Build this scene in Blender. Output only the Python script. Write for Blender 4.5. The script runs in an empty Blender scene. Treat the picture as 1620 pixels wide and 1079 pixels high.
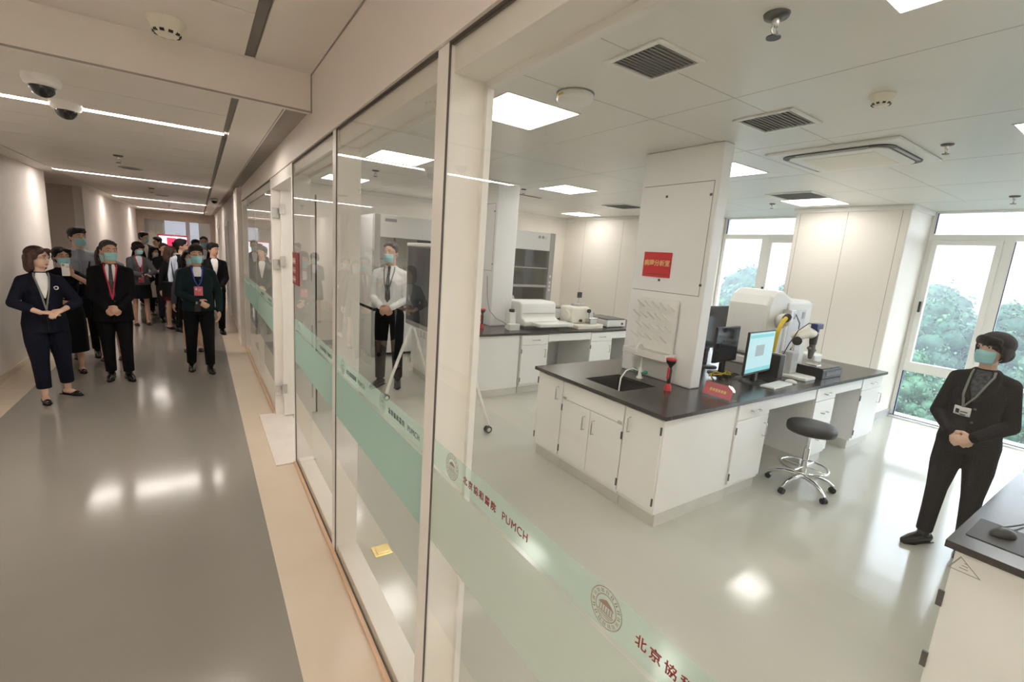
import bpy, bmesh, math, random
from math import sin, cos, pi, radians, sqrt
from mathutils import Matrix, Vector
from mathutils.bvhtree import BVHTree
SC = bpy.context.scene
COL = SC.collection
random.seed(7)
V = Vector

# ------------------------------------------------------------------ mesh builder
class MB:
    def __init__(self):
        self.v, self.f, self.s, self.m = [], [], [], []
        self.M = None
        self.mi = 0
    def add(self, vs, fs, smooth=False):
        b = len(self.v)
        if self.M is not None:
            vs = [self.M @ V(p) for p in vs]
        self.v.extend(tuple(p) for p in vs)
        for f in fs:
            self.f.append(tuple(b + i for i in f)); self.s.append(smooth); self.m.append(self.mi)
        return self
    def box(self, x0, x1, y0, y1, z0, z1):
        vs = [(x0,y0,z0),(x1,y0,z0),(x1,y1,z0),(x0,y1,z0),(x0,y0,z1),(x1,y0,z1),(x1,y1,z1),(x0,y1,z1)]
        return self.add(vs, [(3,2,1,0),(4,5,6,7),(0,1,5,4),(1,2,6,5),(2,3,7,6),(3,0,4,7)])
    def quad(self, *pts):
        return self.add(list(pts), [tuple(range(len(pts)))])
    def ell(self, c, r, seg=16, rings=10, R=None):
        if not hasattr(r, '__len__'): r = (r, r, r)
        vs, fs = [], []
        for i in range(1, rings):
            t = pi*i/rings
            for j in range(seg):
                a = 2*pi*j/seg
                vs.append((r[0]*sin(t)*cos(a), r[1]*sin(t)*sin(a), r[2]*cos(t)))
        vs += [(0,0,r[2]), (0,0,-r[2])]
        n = len(vs)
        for i in range(rings-2):
            for j in range(seg):
                k = (j+1) % seg
                fs.append((i*seg+j, (i+1)*seg+j, (i+1)*seg+k, i*seg+k))
        for j in range(seg):
            k = (j+1) % seg
            fs.append((n-2, j, k)); fs.append((n-1, (rings-2)*seg+k, (rings-2)*seg+j))
        if R is not None: vs = [R @ V(p) for p in vs]
        return self.add([(p[0]+c[0], p[1]+c[1], p[2]+c[2]) for p in vs], fs, True)
    def rings(self, rings, caps=True, smooth=True, closed=False):
        n = len(rings[0]); vs = [p for r in rings for p in r]; fs = []
        m = len(rings)
        for i in range(m if closed else m-1):
            i2 = (i+1) % m
            for j in range(n):
                k = (j+1) % n
                fs.append((i*n+j, i*n+k, i2*n+k, i2*n+j))
        self.add(vs, fs, smooth)
        if caps and not closed:
            self.add(rings[0], [tuple(reversed(range(n)))]); self.add(rings[-1], [tuple(range(n))])
        return self
    def tube(self, pts, r, seg=10, ball=False, closed=False):
        pts = [V(p) for p in pts]; n = len(pts)
        rr = r if hasattr(r, '__len__') else [r]*n
        rg = []; up = None
        for i, p in enumerate(pts):
            if closed: t = pts[(i+1) % n] - pts[i-1]
            else: t = pts[min(i+1, n-1)] - pts[max(i-1, 0)]
            if t.length < 1e-9: t = V((0,0,1))
            t.normalize()
            if up is None:
                up = t.orthogonal().normalized()
            else:
                up = up - t*up.dot(t)
                up = up.normalized() if up.length > 1e-6 else t.orthogonal().normalized()
            w = t.cross(up)
            rg.append([p + (up*cos(2*pi*j/seg) + w*sin(2*pi*j/seg))*rr[i] for j in range(seg)])
        self.rings(rg, closed=closed)
        if ball:
            for p, q in ((pts[0], rr[0]), (pts[-1], rr[-1])): self.ell(p, q, seg, max(6, seg//2))
        return self
    def chain(self, pts, r, seg=12):
        rr = r if hasattr(r, '__len__') else [r]*len(pts)
        for i in range(len(pts)-1):
            self.tube([pts[i], pts[i+1]], [rr[i], rr[i+1]], seg)
        for p, q in zip(pts, rr): self.ell(p, q, seg, 8)
        return self
    def chain_open(self, pts, r, seg=14):
        for i in range(len(pts)-1):
            self.tube([pts[i], pts[i+1]], [r[i], r[i+1]], seg)
            self.ell(pts[i], r[i], seg, 8)
        return self
    def cyl(self, c, r, z0, z1, seg=24, r2=None):
        r2 = r if r2 is None else r2
        rg = [[(c[0]+a*cos(2*pi*j/seg), c[1]+a*sin(2*pi*j/seg), z) for j in range(seg)] for a, z in ((r, z0), (r2, z1))]
        return self.rings(rg)
    def lathe(self, c, prof, seg=24):
        rg = [[(c[0]+a*cos(2*pi*j/seg), c[1]+a*sin(2*pi*j/seg), c[2]+z) for j in range(seg)] for a, z in prof]
        return self.rings(rg)
    def torus(self, c, R, r, seg=28, s2=8, axis='z', a0=0, a1=2*pi):
        pts = []
        full = a1-a0 > 6.28
        for j in range(seg if full else seg+1):
            a = a0+(a1-a0)*j/seg
            q = (R*cos(a), R*sin(a), 0) if axis == 'z' else ((0, R*cos(a), R*sin(a)) if axis == 'x' else (R*cos(a), 0, R*sin(a)))
            pts.append((c[0]+q[0], c[1]+q[1], c[2]+q[2]))
        return self.tube(pts, r, s2, closed=full)
    def prism(self, poly, a0, a1, axis='y'):
        def P(p, a):
            return (p[0], a, p[1]) if axis == 'y' else ((a, p[0], p[1]) if axis == 'x' else (p[0], p[1], a))
        n = len(poly)
        vs = [P(p, a0) for p in poly] + [P(p, a1) for p in poly]
        fs = [tuple(range(n)), tuple(reversed(range(n, 2*n)))] + [(i, n+i, n+(i+1) % n, (i+1) % n) for i in range(n)]
        return self.add(vs, fs)
    def mesh(self, name, fix=False):
        me = bpy.data.meshes.new(name)
        me.from_pydata(self.v, [], self.f)
        me.polygons.foreach_set('use_smooth', self.s)
        if any(self.m): me.polygons.foreach_set('material_index', self.m)
        if fix:
            bm = bmesh.new(); bm.from_mesh(me); bmesh.ops.recalc_face_normals(bm, faces=bm.faces); bm.to_mesh(me); bm.free()
        me.update()
        return me

def rrect(x0, x1, y0, y1, r, n=5):
    out = []
    for cx, cy, a in ((x1-r, y0+r, -pi/2), (x1-r, y1-r, 0), (x0+r, y1-r, pi/2), (x0+r, y0+r, pi)):
        for i in range(n+1):
            t = a + pi/2*i/n
            out.append((cx+r*cos(t), cy+r*sin(t)))
    return out

# ------------------------------------------------------------------ objects
def link(name, me, mats, parent=None):
    o = bpy.data.objects.new(name, me)
    COL.objects.link(o)
    for m in (mats if isinstance(mats, (list, tuple)) else [mats]):
        me.materials.append(m)
    if parent is not None: o.parent = parent
    return o
def bev(o, w, seg=2):
    if w:
        m = o.modifiers.new('edge', 'BEVEL'); m.width = w; m.segments = seg; m.limit_method = 'ANGLE'; m.angle_limit = radians(35)
    return o
def tag(o, label, cat, group=None, kind=None):
    o['label'] = label; o['category'] = cat
    if group: o['group'] = group
    if kind: o['kind'] = kind
    return o
def thing(name, label, cat, loc=(0,0,0), rz=0.0, group=None):
    o = bpy.data.objects.new(name, None); COL.objects.link(o)
    o.empty_display_size = .1
    o.location = loc; o.rotation_euler = (0, 0, rz)
    return tag(o, label, cat, group)
def part(name, mb, mat, parent, bevel=0, label=None, world=False, fix=True):
    me = mb.mesh(name, fix) if isinstance(mb, MB) else mb
    o = link(name, me, mat, parent)
    if world:
        p = parent; M = Matrix()
        while p is not None:
            M = Matrix.Translation(p.location) @ p.rotation_euler.to_matrix().to_4x4() @ M; p = p.parent
        o.matrix_parent_inverse = M.inverted()
    bev(o, bevel)
    if label: o['label'] = label
    return o
def solo(name, mb, mat, label, cat, group=None, bevel=0):
    o = link(name, mb.mesh(name, True) if isinstance(mb, MB) else mb, mat); bev(o, bevel)
    return tag(o, label, cat, group)
def struct(name, mb, mat, parent=None, bevel=0):
    o = link(name, mb.mesh(name, True), mat, parent); bev(o, bevel)
    o['kind'] = 'structure'
    return o
def dup(root, loc, rz=None, label=None, group=None):
    r = root.copy(); COL.objects.link(r); r.location = loc
    if rz is not None: r.rotation_euler = (0, 0, rz)
    if label: r['label'] = label
    if group: r['group'] = group
    def rec(a, b):
        for ch in list(a.children):
            c = ch.copy(); COL.objects.link(c); c.parent = b
            rec(ch, c)
    rec(root, r)
    return r
def fuse(mb, voxel, smooth=2, name='skin'):
    """one continuous surface from overlapping closed shapes"""
    me = mb.mesh(name, True)
    o = bpy.data.objects.new(name, me); COL.objects.link(o)
    r = o.modifiers.new('r', 'REMESH'); r.mode = 'VOXEL'; r.voxel_size = voxel; r.use_smooth_shade = True
    if smooth:
        s = o.modifiers.new('s', 'SMOOTH'); s.factor = .5; s.iterations = smooth
    dg = bpy.context.evaluated_depsgraph_get()
    out = bpy.data.meshes.new_from_object(o.evaluated_get(dg))
    bpy.data.objects.remove(o); bpy.data.meshes.remove(me)
    out.name = name; out.materials.clear()
    out.polygons.foreach_set('use_smooth', [True]*len(out.polygons))
    return out

# ------------------------------------------------------------------ materials
def _new(name):
    m = bpy.data.materials.new(name); m.use_nodes = True
    nt = m.node_tree
    return m, nt, nt.nodes['Principled BSDF']
def mat(name, col, rough=.5, metal=0., spec=.5, vary=.04, vscale=6., bump=0., bscale=40., coat=0., sheen=0., stretch=None):
    m, nt, b = _new(name)
    b.inputs['Roughness'].default_value = rough; b.inputs['Metallic'].default_value = metal
    b.inputs['Specular IOR Level'].default_value = spec
    if coat: b.inputs['Coat Weight'].default_value = coat; b.inputs['Coat Roughness'].default_value = .08
    if sheen: b.inputs['Sheen Weight'].default_value = sheen
    tc = nt.nodes.new('ShaderNodeTexCoord'); src = tc.outputs['Object']
    if stretch:
        mp = nt.nodes.new('ShaderNodeMapping'); mp.inputs['Scale'].default_value = stretch
        nt.links.new(src, mp.inputs['Vector']); src = mp.outputs['Vector']
    n = nt.nodes.new('ShaderNodeTexNoise'); n.inputs['Scale'].default_value = vscale; n.inputs['Detail'].default_value = 3
    nt.links.new(src, n.inputs['Vector'])
    r = nt.nodes.new('ShaderNodeValToRGB')
    c = [min(1, max(0, x)) for x in col]
    r.color_ramp.elements[0].position = .3; r.color_ramp.elements[1].position = .7
    r.color_ramp.elements[0].color = [x*(1-vary) for x in c] + [1]
    r.color_ramp.elements[1].color = [min(1, x*(1+vary)) for x in c] + [1]
    nt.links.new(n.outputs['Fac'], r.inputs['Fac']); nt.links.new(r.outputs['Color'], b.inputs['Base Color'])
    if bump:
        n2 = nt.nodes.new('ShaderNodeTexNoise'); n2.inputs['Scale'].default_value = bscale; n2.inputs['Detail'].default_value = 2
        nt.links.new(src, n2.inputs['Vector'])
        bp = nt.nodes.new('ShaderNodeBump'); bp.inputs['Strength'].default_value = bump; bp.inputs['Distance'].default_value = .02
        nt.links.new(n2.outputs['Fac'], bp.inputs['Height']); nt.links.new(bp.outputs['Normal'], b.inputs['Normal'])
    return m
def emit(name, col, s):
    m, nt, b = _new(name)
    b.inputs['Base Color'].default_value = (*col, 1); b.inputs['Emission Color'].default_value = (*col, 1)
    b.inputs['Emission Strength'].default_value = s
    return m
def glass(name, tint, refl=1.5, f0=1.5):
    m, nt, b = _new(name); nt.nodes.remove(b)
    out = nt.nodes['Material Output']
    t = nt.nodes.new('ShaderNodeBsdfTransparent'); t.inputs[0].default_value = (*tint, 1)
    g = nt.nodes.new('ShaderNodeBsdfGlossy'); g.inputs['Roughness'].default_value = 0.0
    g.inputs[0].default_value = (1, 1, 1, 1)
    fr = nt.nodes.new('ShaderNodeFresnel'); fr.inputs['IOR'].default_value = f0
    ge = nt.nodes.new('ShaderNodeNewGeometry')
    inv = nt.nodes.new('ShaderNodeMath'); inv.operation = 'SUBTRACT'; inv.inputs[0].default_value = 1
    nt.links.new(ge.outputs['Backfacing'], inv.inputs[1])
    mu = nt.nodes.new('ShaderNodeMath'); mu.operation = 'MULTIPLY'
    nt.links.new(fr.outputs[0], mu.inputs[0]); nt.links.new(inv.outputs[0], mu.inputs[1])
    m2 = nt.nodes.new('ShaderNodeMath'); m2.operation = 'MULTIPLY'; m2.inputs[1].default_value = refl; m2.use_clamp = True
    nt.links.new(mu.outputs[0], m2.inputs[0])
    mx = nt.nodes.new('ShaderNodeMixShader')
    nt.links.new(m2.outputs[0], mx.inputs[0]); nt.links.new(t.outputs[0], mx.inputs[1]); nt.links.new(g.outputs[0], mx.inputs[2])
    nt.links.new(mx.outputs[0], out.inputs[0])
    return m
def frost(name, col, clear):
    m, nt, b = _new(name); nt.nodes.remove(b)
    out = nt.nodes['Material Output']
    t = nt.nodes.new('ShaderNodeBsdfTransparent'); t.inputs[0].default_value = (.95, 1, .98, 1)
    d = nt.nodes.new('ShaderNodeBsdfDiffuse'); d.inputs[0].default_value = (*col, 1)
    l = nt.nodes.new('ShaderNodeBsdfTranslucent'); l.inputs[0].default_value = (*col, 1)
    a = nt.nodes.new('ShaderNodeMixShader'); a.inputs[0].default_value = .5
    nt.links.new(d.outputs[0], a.inputs[1]); nt.links.new(l.outputs[0], a.inputs[2])
    x = nt.nodes.new('ShaderNodeMixShader'); x.inputs[0].default_value = clear
    nt.links.new(a.outputs[0], x.inputs[1]); nt.links.new(t.outputs[0], x.inputs[2])
    nt.links.new(x.outputs[0], out.inputs[0])
    return m

M = {}
M['white_paint'] = mat('white_paint', (.80, .76, .70), .55, vary=.02, vscale=2)
M['corr_wall'] = mat('corr_wall', (.83, .77, .72), .6, vary=.02, vscale=1.5)
M['corr_brown'] = mat('corr_brown', (.42, .34, .28), .5, vary=.06, vscale=3)
M['corr_ceil'] = mat('corr_ceil', (.82, .77, .71), .45, vary=.015, vscale=2)
M['lab_ceil'] = mat('lab_ceil', (.80, .79, .75), .32, vary=.015, vscale=1.2)
M['lab_wall'] = mat('lab_wall', (.86, .81, .74), .45, vary=.015, vscale=1.5)
M['frame'] = mat('frame', (.88, .85, .79), .35, vary=.02, vscale=4)
M['groove'] = mat('groove', (.10, .09, .08), .8)
M['groove_light'] = mat('groove_light', (.36, .33, .30), .8)
M['slot'] = mat('slot', (.20, .18, .16), .6)
M['corr_floor'] = mat('corr_floor', (.28, .258, .225), .13, vary=.05, vscale=.7, bump=.02, bscale=5, spec=.6)
M['border'] = mat('border', (.68, .57, .44), .16, vary=.04, vscale=1.2, bump=.015, bscale=5)
M['lab_floor'] = mat('lab_floor', (.55, .545, .475), .12, vary=.04, vscale=.6, bump=.02, bscale=4, spec=.6)
M['cab'] = mat('cab', (.90, .895, .88), .28, vary=.015, vscale=4)
M['cab_in'] = mat('cab_in', (.70, .69, .68), .5, vary=.02)
M['kick'] = mat('kick', (.66, .65, .61), .4)
M['top_black'] = mat('top_black', (.030, .026, .024), .22, vary=.15, vscale=12, spec=.5)
M['sink'] = mat('sink', (.018, .018, .018), .35)
M['steel'] = mat('steel', (.62, .61, .59), .25, 1, vary=.05, vscale=20)
M['chrome'] = mat('chrome', (.85, .85, .86), .08, 1, vary=.02)
M['dark_metal'] = mat('dark_metal', (.12, .12, .12), .35, .8, vary=.05)
M['black'] = mat('black', (.012, .012, .013), .4, vary=.1)
M['black_soft'] = mat('black_soft', (.022, .022, .024), .5, vary=.1, vscale=30, bump=.1, bscale=150)
M['black_gloss'] = mat('black_gloss', (.010, .011, .014), .06, vary=.05, spec=.6)
M['grey'] = mat('grey', (.30, .30, .29), .45, vary=.04)
M['grey_mid'] = mat('grey_mid', (.45, .45, .44), .4, vary=.03)
M['plastic_white'] = mat('plastic_white', (.84, .83, .79), .35, vary=.015)
M['plastic_cream'] = mat('plastic_cream', (.83, .79, .68), .4, vary=.02)
M['red'] = mat('red', (.62, .02, .03), .4, vary=.05)
M['red_deep'] = mat('red_deep', (.20, .028, .022), .45, vary=.05)
M['red_text'] = mat('red_text', (.24, .035, .03), .5, vary=.05)
M['gold'] = mat('gold', (.85, .62, .25), .45, vary=.05)
M['pink_card'] = mat('pink_card', (.72, .16, .20), .45, vary=.08, vscale=20)
M['green'] = mat('green', (.02, .30, .17), .4)
M['yellow'] = mat('yellow', (.80, .58, .03), .45)
M['blue_dark'] = mat('blue_dark', (.02, .035, .16), .4)
M['brass'] = mat('brass', (.95, .72, .30), .22, 1, vary=.08, vscale=40)
M['clear'] = glass('clear', (.95, .97, .96), 1.0, 1.35)
M['pane'] = glass('pane', (.972, .976, .966), 1.05, 1.45)
M['win_glass'] = glass('win_glass', (.92, .955, .99), .6, 1.45)
M['win_blue'] = glass('win_blue', (.27, .275, .285), .6, 1.45)
M['frost_teal'] = frost('frost_teal', (.58, .73, .66), .16)
M['frost_light'] = frost('frost_light', (.68, .70, .62), .50)
M['paper'] = mat('paper', (.85, .85, .83), .7)
M['lamp_panel'] = emit('lamp_panel', (1, .965, .925), 6.3)
M['lamp_strip'] = emit('lamp_strip', (1, .92, .845), 35.0)
M['screen_off'] = mat('screen_off', (.035, .042, .055), .07, vary=.05, spec=.6)
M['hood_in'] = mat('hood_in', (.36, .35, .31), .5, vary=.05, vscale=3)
# ================================================================== SETTING
XG, XG2 = .63, .76          # corridor face and lab face of the glazed partition
ZC, ZF, ZN = 2.93, 2.71, 2.93
YN = -2.6
# ---- corridor floor
b = MB(); b.box(-1.68, .305, YN, 30, -.1, 0); b.box(-3.5, -2.02, 10.65, 13.6, -.1, 0)
struct('floor', b, M['corr_floor'])
b = MB(); b.box(.305, XG+.01, YN, 30, -.1, 0); struct('trim_1', b, M['border'])
b = MB(); b.box(-2.02, -1.68, YN, 30, -.1, 0); struct('trim_2', b, M['border'])
b = MB(); b.box(XG+.01, 8.75, YN, 9.3, -.1, 0); struct('floor.001', b, M['lab_floor'])
# orange kick strip along the glazed wall and the door threshold
b = MB(); b.box(XG-.022, XG-.002, YN, 4.11, 0, .022); b.box(XG-.022, XG-.002, 5.46, 9.27, 0, .022)
struct('trim_3', b, mat('kerb_strip', (.66, .44, .28), .3))
b = MB(); b.box(.47, XG2+.02, 4.11, 5.46, 0, .014); struct('trim_4', b, mat('threshold', (.82, .75, .68), .25), bevel=.004)
# ---- corridor ceilings
b = MB()
def plates(b, x0, x1, ys, z, gap=.007):
    for a, c in zip(ys[:-1], ys[1:]): b.box(x0, x1, a+gap/2, c-gap/2, z, z+.02)
bk = MB(); bk.box(-2.05, XG+.02, YN, 3.36, ZN+.022, ZN+.06); bk.box(-3.6, XG, 3.44, 24.1, ZF+.022, ZF+.06)
struct('ceiling', bk, M['groove_light'])
b.box(.318, XG, YN, 3.35, ZN, ZN+.02); b.box(-2.02, -1.80, YN, 3.35, ZN, ZN+.02)
plates(b, -1.78, .262, [YN, -1.85, -1.2, -.55, -.45, .1, .75, 1.4, 2.05, 2.70, 3.352], ZN)
b.box(.235, .475, 3.42, 24, ZF, ZF+.02); b.box(-2.02, -1.78, 3.42, 24, ZF, ZF+.02); b.box(-3.5, -2.02, 10.65, 13.6, ZF, ZF+.02)
strips = [4.65, 9.96, 16.0, 21.9]
ys = []; y = 3.42
cuts = [3.42, 3.95, 4.6, 4.7, 5.25, 5.85, 6.45, 7.1, 7.75, 8.4, 9.05, 9.5, 9.91, 10.01, 10.6, 11.3, 12, 12.7, 13.4, 14.1, 14.8, 15.4, 15.95, 16.05, 16.8, 17.6, 18.4, 19.2, 20, 20.9, 21.85, 21.95, 22.9, 24]
for a, c in zip(cuts[:-1], cuts[1:]):
    if c-a > .15: plates(b, -1.76, .195, [a, c], ZF)
struct('ceiling.001', b, M['corr_ceil'])
b = MB(); b.box(.266, .314, YN, 3.35, ZN+.012, ZN+.021); b.box(.197, .233, 3.42, 24, ZF+.012, ZF+.021)
struct('trim_5', b, M['slot'])
b = MB(); b.box(-2.02, XG, 3.35, 3.42, ZF, ZN+.02); struct('wall_drop', b, M['corr_ceil'])
b = MB(); b.box(-2.02, XG-.0, 3.345, 3.356, ZF-.004, ZF+.004); b.box(XG-.008, XG-.001, 3.344, 3.35, ZF, ZN); b.box(XG-.006, XG-.001, YN, 3.35, ZN-.006, ZN); struct('trim_6', b, M['groove_light'])
# ---- left side walls
b = MB(); b.box(-2.17, -2.02, YN, 10.65, 0, ZN+.02); b.box(-2.17, -2.02, 13.6, 24, 0, ZF)
struct('wall_left', b, M['corr_wall'])
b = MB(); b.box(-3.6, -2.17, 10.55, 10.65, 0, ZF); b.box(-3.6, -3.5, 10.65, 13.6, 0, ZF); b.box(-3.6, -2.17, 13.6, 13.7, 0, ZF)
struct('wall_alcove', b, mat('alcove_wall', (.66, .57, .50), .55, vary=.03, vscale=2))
b = MB(); b.box(-2.02, -2.008, YN, 10.65, 0, .08); b.box(-2.02, -2.008, 13.6, 24, 0, .08); struct('baseboard_left', b, M['border'])
b = MB(); b.box(-2.17, 8.75, YN-.1, YN, 0, 3.0); struct('wall_behind', b, M['corr_wall'])
# ---- right side of the corridor: header over the glazing, cove, far wall
b = MB(); b.box(XG, XG2+.03, YN, 9.27, 2.5, ZN+.03); b.box(XG-.03, XG2, 9.27, 24, 0, ZF+.05); b.box(XG-.075, XG-.03, 9.27, 10.1, 0, ZF)
struct('wall_right', b, M['corr_wall'])
b = MB(); b.prism([(.475, ZF+.02), (.478, ZF+.008), (XG, ZF+.10), (XG, ZF+.13)], 3.42, 9.27, 'y'); b.prism([(.475, ZF+.02), (.478, ZF+.008), (XG, ZF+.10), (XG, ZF+.13)], 9.27, 24, 'y'); b.box(XG-.014, XG, YN, 9.2, 2.5, 2.585); struct('trim_7', b, M['corr_wall'])
b = MB(); b.box(.472, .478, 3.42, 24, ZF-.001, ZF+.004); struct('trim_14', b, M['groove_light'])
# ---- corridor end: portal, lobby beyond, tall window
b = MB(); b.box(-2.17, -1.78, 24.01, 24.4, 0, 2.36); b.box(.42, .80, 24.01, 24.4, 0, 2.36); b.box(-2.17, .80, 24.005, 24.41, 2.36, 2.80)
struct('wall_portal', b, M['corr_brown'])
b = MB(); b.box(-2.3, .9, 24.4, 27.8, 2.62, 2.7); struct('ceiling.002', b, M['corr_ceil'])
b = MB(); b.box(-3.0, -1.32, 27.8, 27.9, 0, 2.7); b.box(-.50, -.34, 27.8, 27.9, 0, 2.7); b.box(.02, 1.6, 27.8, 27.9, 0, 2.7)
b.box(-3.0, 1.6, 27.8, 27.9, 2.46, 2.75); b.box(-2.2, -2.1, 24.4, 27.8, 0, 2.7); b.box(.8, .9, 24.4, 27.8, 0, 2.7)
struct('wall_end', b, M['white_paint'])
w = struct('window_1', MB().box(-1.32, -.50, 27.84, 27.86, .3, 2.46), M['win_blue'])
struct('pane', MB().box(-.34, .02, 27.84, 27.86, .3, 2.46), M['win_blue'], w)
struct('apron', MB().box(-1.32, .02, 27.8, 27.9, 0, .3), M['white_paint'], w)
# doors in the right wall
d = struct('door_1', MB().box(XG-.045, XG-.031, 13.2, 14.3, 0, 2.15), M['grey_mid'])
struct('door_frame', MB().box(XG-.06, XG-.031, 13.1, 13.2, 0, 2.25).box(XG-.06, XG-.031, 14.3, 14.4, 0, 2.25).box(XG-.06, XG-.031, 13.2, 14.3, 2.15, 2.25), M['frame'], d)
struct('door_gap', MB().box(XG-.05, XG-.04, 13.2, 13.32, 0, 2.15), M['slot'], d)
d2 = struct('door_2', MB().box(XG-.045, XG-.031, 18.2, 19.2, 0, 2.15), M['grey_mid'])
struct('door_frame', MB().box(XG-.06, XG-.031, 18.1, 18.2, 0, 2.25).box(XG-.06, XG-.031, 19.2, 19.3, 0, 2.25).box(XG-.06, XG-.031, 18.2, 19.2, 2.15, 2.25), M['frame'], d2)

# ================================================================== GLAZED PARTITION
posts = [(-1.30, -1.22), (1.345, 1.425), (2.70, 2.775), (4.11, 4.17), (5.40, 5.475), (9.19, 9.27)]
b = MB()
for a, c in posts: b.box(XG-.004, XG2, a, c, 0, 2.5)
for a, c in ((7.115, 7.145), (8.385, 8.415)): b.box(XG+.002, XG2-.06, a, c, 0, 2.5)
b.box(XG+.014, XG2-.002, YN, 4.10, 2.42, 2.498); b.box(XG+.014, XG2-.002, 5.485, 9.19, 2.42, 2.498)
b.box(XG+.014, XG2-.002, YN, 4.10, .001, .05); b.box(XG+.014, XG2-.002, 5.485, 9.19, .001, .05)
b.box(XG-.004, XG2, 4.17, 5.40, 2.40, 2.5)
struct('trim_8', b, M['frame'], bevel=.003)
b = MB(); b.box(XG-.004, XG+.001, 1.339, 1.346, 0, 2.5); b.box(XG-.004, XG+.001, 2.695, 2.701, 0, 2.5); b.box(XG-.004, XG+.001, 4.105, 4.111, .02, 2.5)
b.box(XG-.003, XG+.012, YN, 4.11, 2.493, 2.5); b.box(XG-.003, XG+.012, 5.475, 9.19, 2.493, 2.5); b.box(XG-.003, XG+.001, YN, 4.11, .022, .029)
struct('trim_9', b, M['groove'])
b = MB(); b.box(XG2-.012, XG2+.012, YN, 4.11, 2.40, 2.425); b.box(XG2-.01, XG2+.012, 1.325, 1.35, 0, 2.41); struct('trim_10', b, M['plastic_white'])
panes = [(-1.22, 1.338), (1.425, 2.693), (2.775, 4.104), (5.475, 7.115), (7.145, 8.385), (8.415, 9.19)]
wins = []
def text(name, s, size, mtl, parent, M4, align='LEFT', ext=.0004, spacing=1.0, bold=0):
    c = bpy.data.curves.new(name, 'FONT'); c.body = s; c.size = size; c.extrude = ext; c.align_x = align; c.align_y = 'CENTER'
    c.space_character = spacing; c.offset = bold; c.resolution_u = 3
    c.materials.append(mtl)
    o = bpy.data.objects.new(name, c); COL.objects.link(o)
    me = bpy.data.meshes.new_from_object(o.evaluated_get(bpy.context.evaluated_depsgraph_get()))
    bpy.data.objects.remove(o); bpy.data.curves.remove(c)
    me.materials.clear(); me.materials.append(mtl)
    o = bpy.data.objects.new(name, me); COL.objects.link(o)
    o.parent = parent; o.matrix_basis = M4
    return o
# local text frame on a plane X = const seen from -X: text x -> -Y, text y -> +Z, normal -> -X
def face_negx(x, y, z): return Matrix(((0, 0, -1, x), (-1, 0, 0, y), (0, 1, 0, z), (0, 0, 0, 1)))
def face_negy(x, y, z): return Matrix(((1, 0, 0, x), (0, 0, -1, y), (0, 1, 0, z), (0, 0, 0, 1)))
def emblem(y, z, R):
    b = MB(); x = XG-.0012
    def ring(r, w):
        rg = []
        for q in (r, r-w):
            rg.append([(x, y+q*cos(2*pi*j/36), z+q*sin(2*pi*j/36)) for j in range(36)])
        n = 36; vs = rg[0]+rg[1]
        b.add(vs, [(j, (j+1) % n, n+(j+1) % n, n+j) for j in range(n)])
    ring(R, R*.05); ring(R*.66, R*.05)
    for k in range(16):       # lettering marks round the rim
        a = 2*pi*k/16
        for s in (-1, 1):
            p = (y+R*.80*cos(a)+s*R*.055*-sin(a), z+R*.80*sin(a)+s*R*.055*cos(a))
            d = (R*.085*cos(a), R*.085*sin(a)); e = (-sin(a)*R*.028, cos(a)*R*.028)
            b.quad((x, p[0]-d[0]-e[0], p[1]-d[1]-e[1]), (x, p[0]+d[0]-e[0], p[1]+d[1]-e[1]), (x, p[0]+d[0]+e[0], p[1]+d[1]+e[1]), (x, p[0]-d[0]+e[0], p[1]-d[1]+e[1]))
    def q(y0, y1, z0, z1): b.quad((x, y+y0*R, z+z0*R), (x, y+y1*R, z+z0*R), (x, y+y1*R, z+z1*R), (x, y+y0*R, z+z1*R))
    b.quad((x, y-.5*R, z+.08*R), (x, y+.5*R, z+.08*R), (x, y+.3*R, z+.26*R), (x, y, z+.40*R), (x, y-.3*R, z+.26*R))   # roof
    for k in range(6): q(-.42+k*.155, -.36+k*.155, -.22, .06)                                                             # columns
    q(-.5, .5, -.30, -.24); q(-.42, .42, -.40, -.35); q(-.3, .3, -.5, -.46)
    return b
for i, (a, c) in enumerate(panes):
    w = struct('window_%d' % (i+2), MB().box(XG+.001, XG+.012, a, c, .03, 2.493), M['pane'])
    wins.append(w)
    fm = M['frost_light'] if i == 0 else M['frost_teal']
    f = struct('frosted_band', MB().box(XG-.0007, XG-.0001, a, c, .915, 1.182), fm, w); f['label'] = 'frosted band across the glass'
    f2 = struct('frosted_strip', MB().box(XG-.0007, XG-.0001, a, c, 1.196, 1.285), frost('frost_upper%d' % i, (.66, .80, .72), .84 if i == 0 else .72), w)
tm = M['red_text']; tg = mat('text_shade', (.10, .11, .11), .6); em = mat('emblem_red', (.32, .22, .18), .6); eg = mat('emblem_shade', (.36, .40, .37), .6)  # far-pane print is the same red, with shade put into its colour
for k, y in enumerate((.53, 1.20, 1.87, 2.54, 3.21, 3.88)):
    w = wins[0] if y < 1.34 else (wins[1] if y < 2.7 else wins[2]); near = y < 1.34
    o = struct('emblem', emblem(y, 1.243, .042), em if near else eg, w)
    if y > 3.5: continue
    text('lettering', '北京協和醫院', .0265, tm if near else tg, w, face_negx(XG-.0012, y-.075, 1.236), spacing=1.42, bold=.0004)
    text('lettering', 'PUMCH', .0325, tm if near else tg, w, face_negx(XG-.0012, y-.292, 1.236), spacing=1.10, bold=.0)
for y in (6.6, 5.9): text('lettering', '北京協和醫院 PUMCH', .028, tg, wins[3], face_negx(XG-.0012, y, 1.236), spacing=1.2, bold=.0006)
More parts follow.
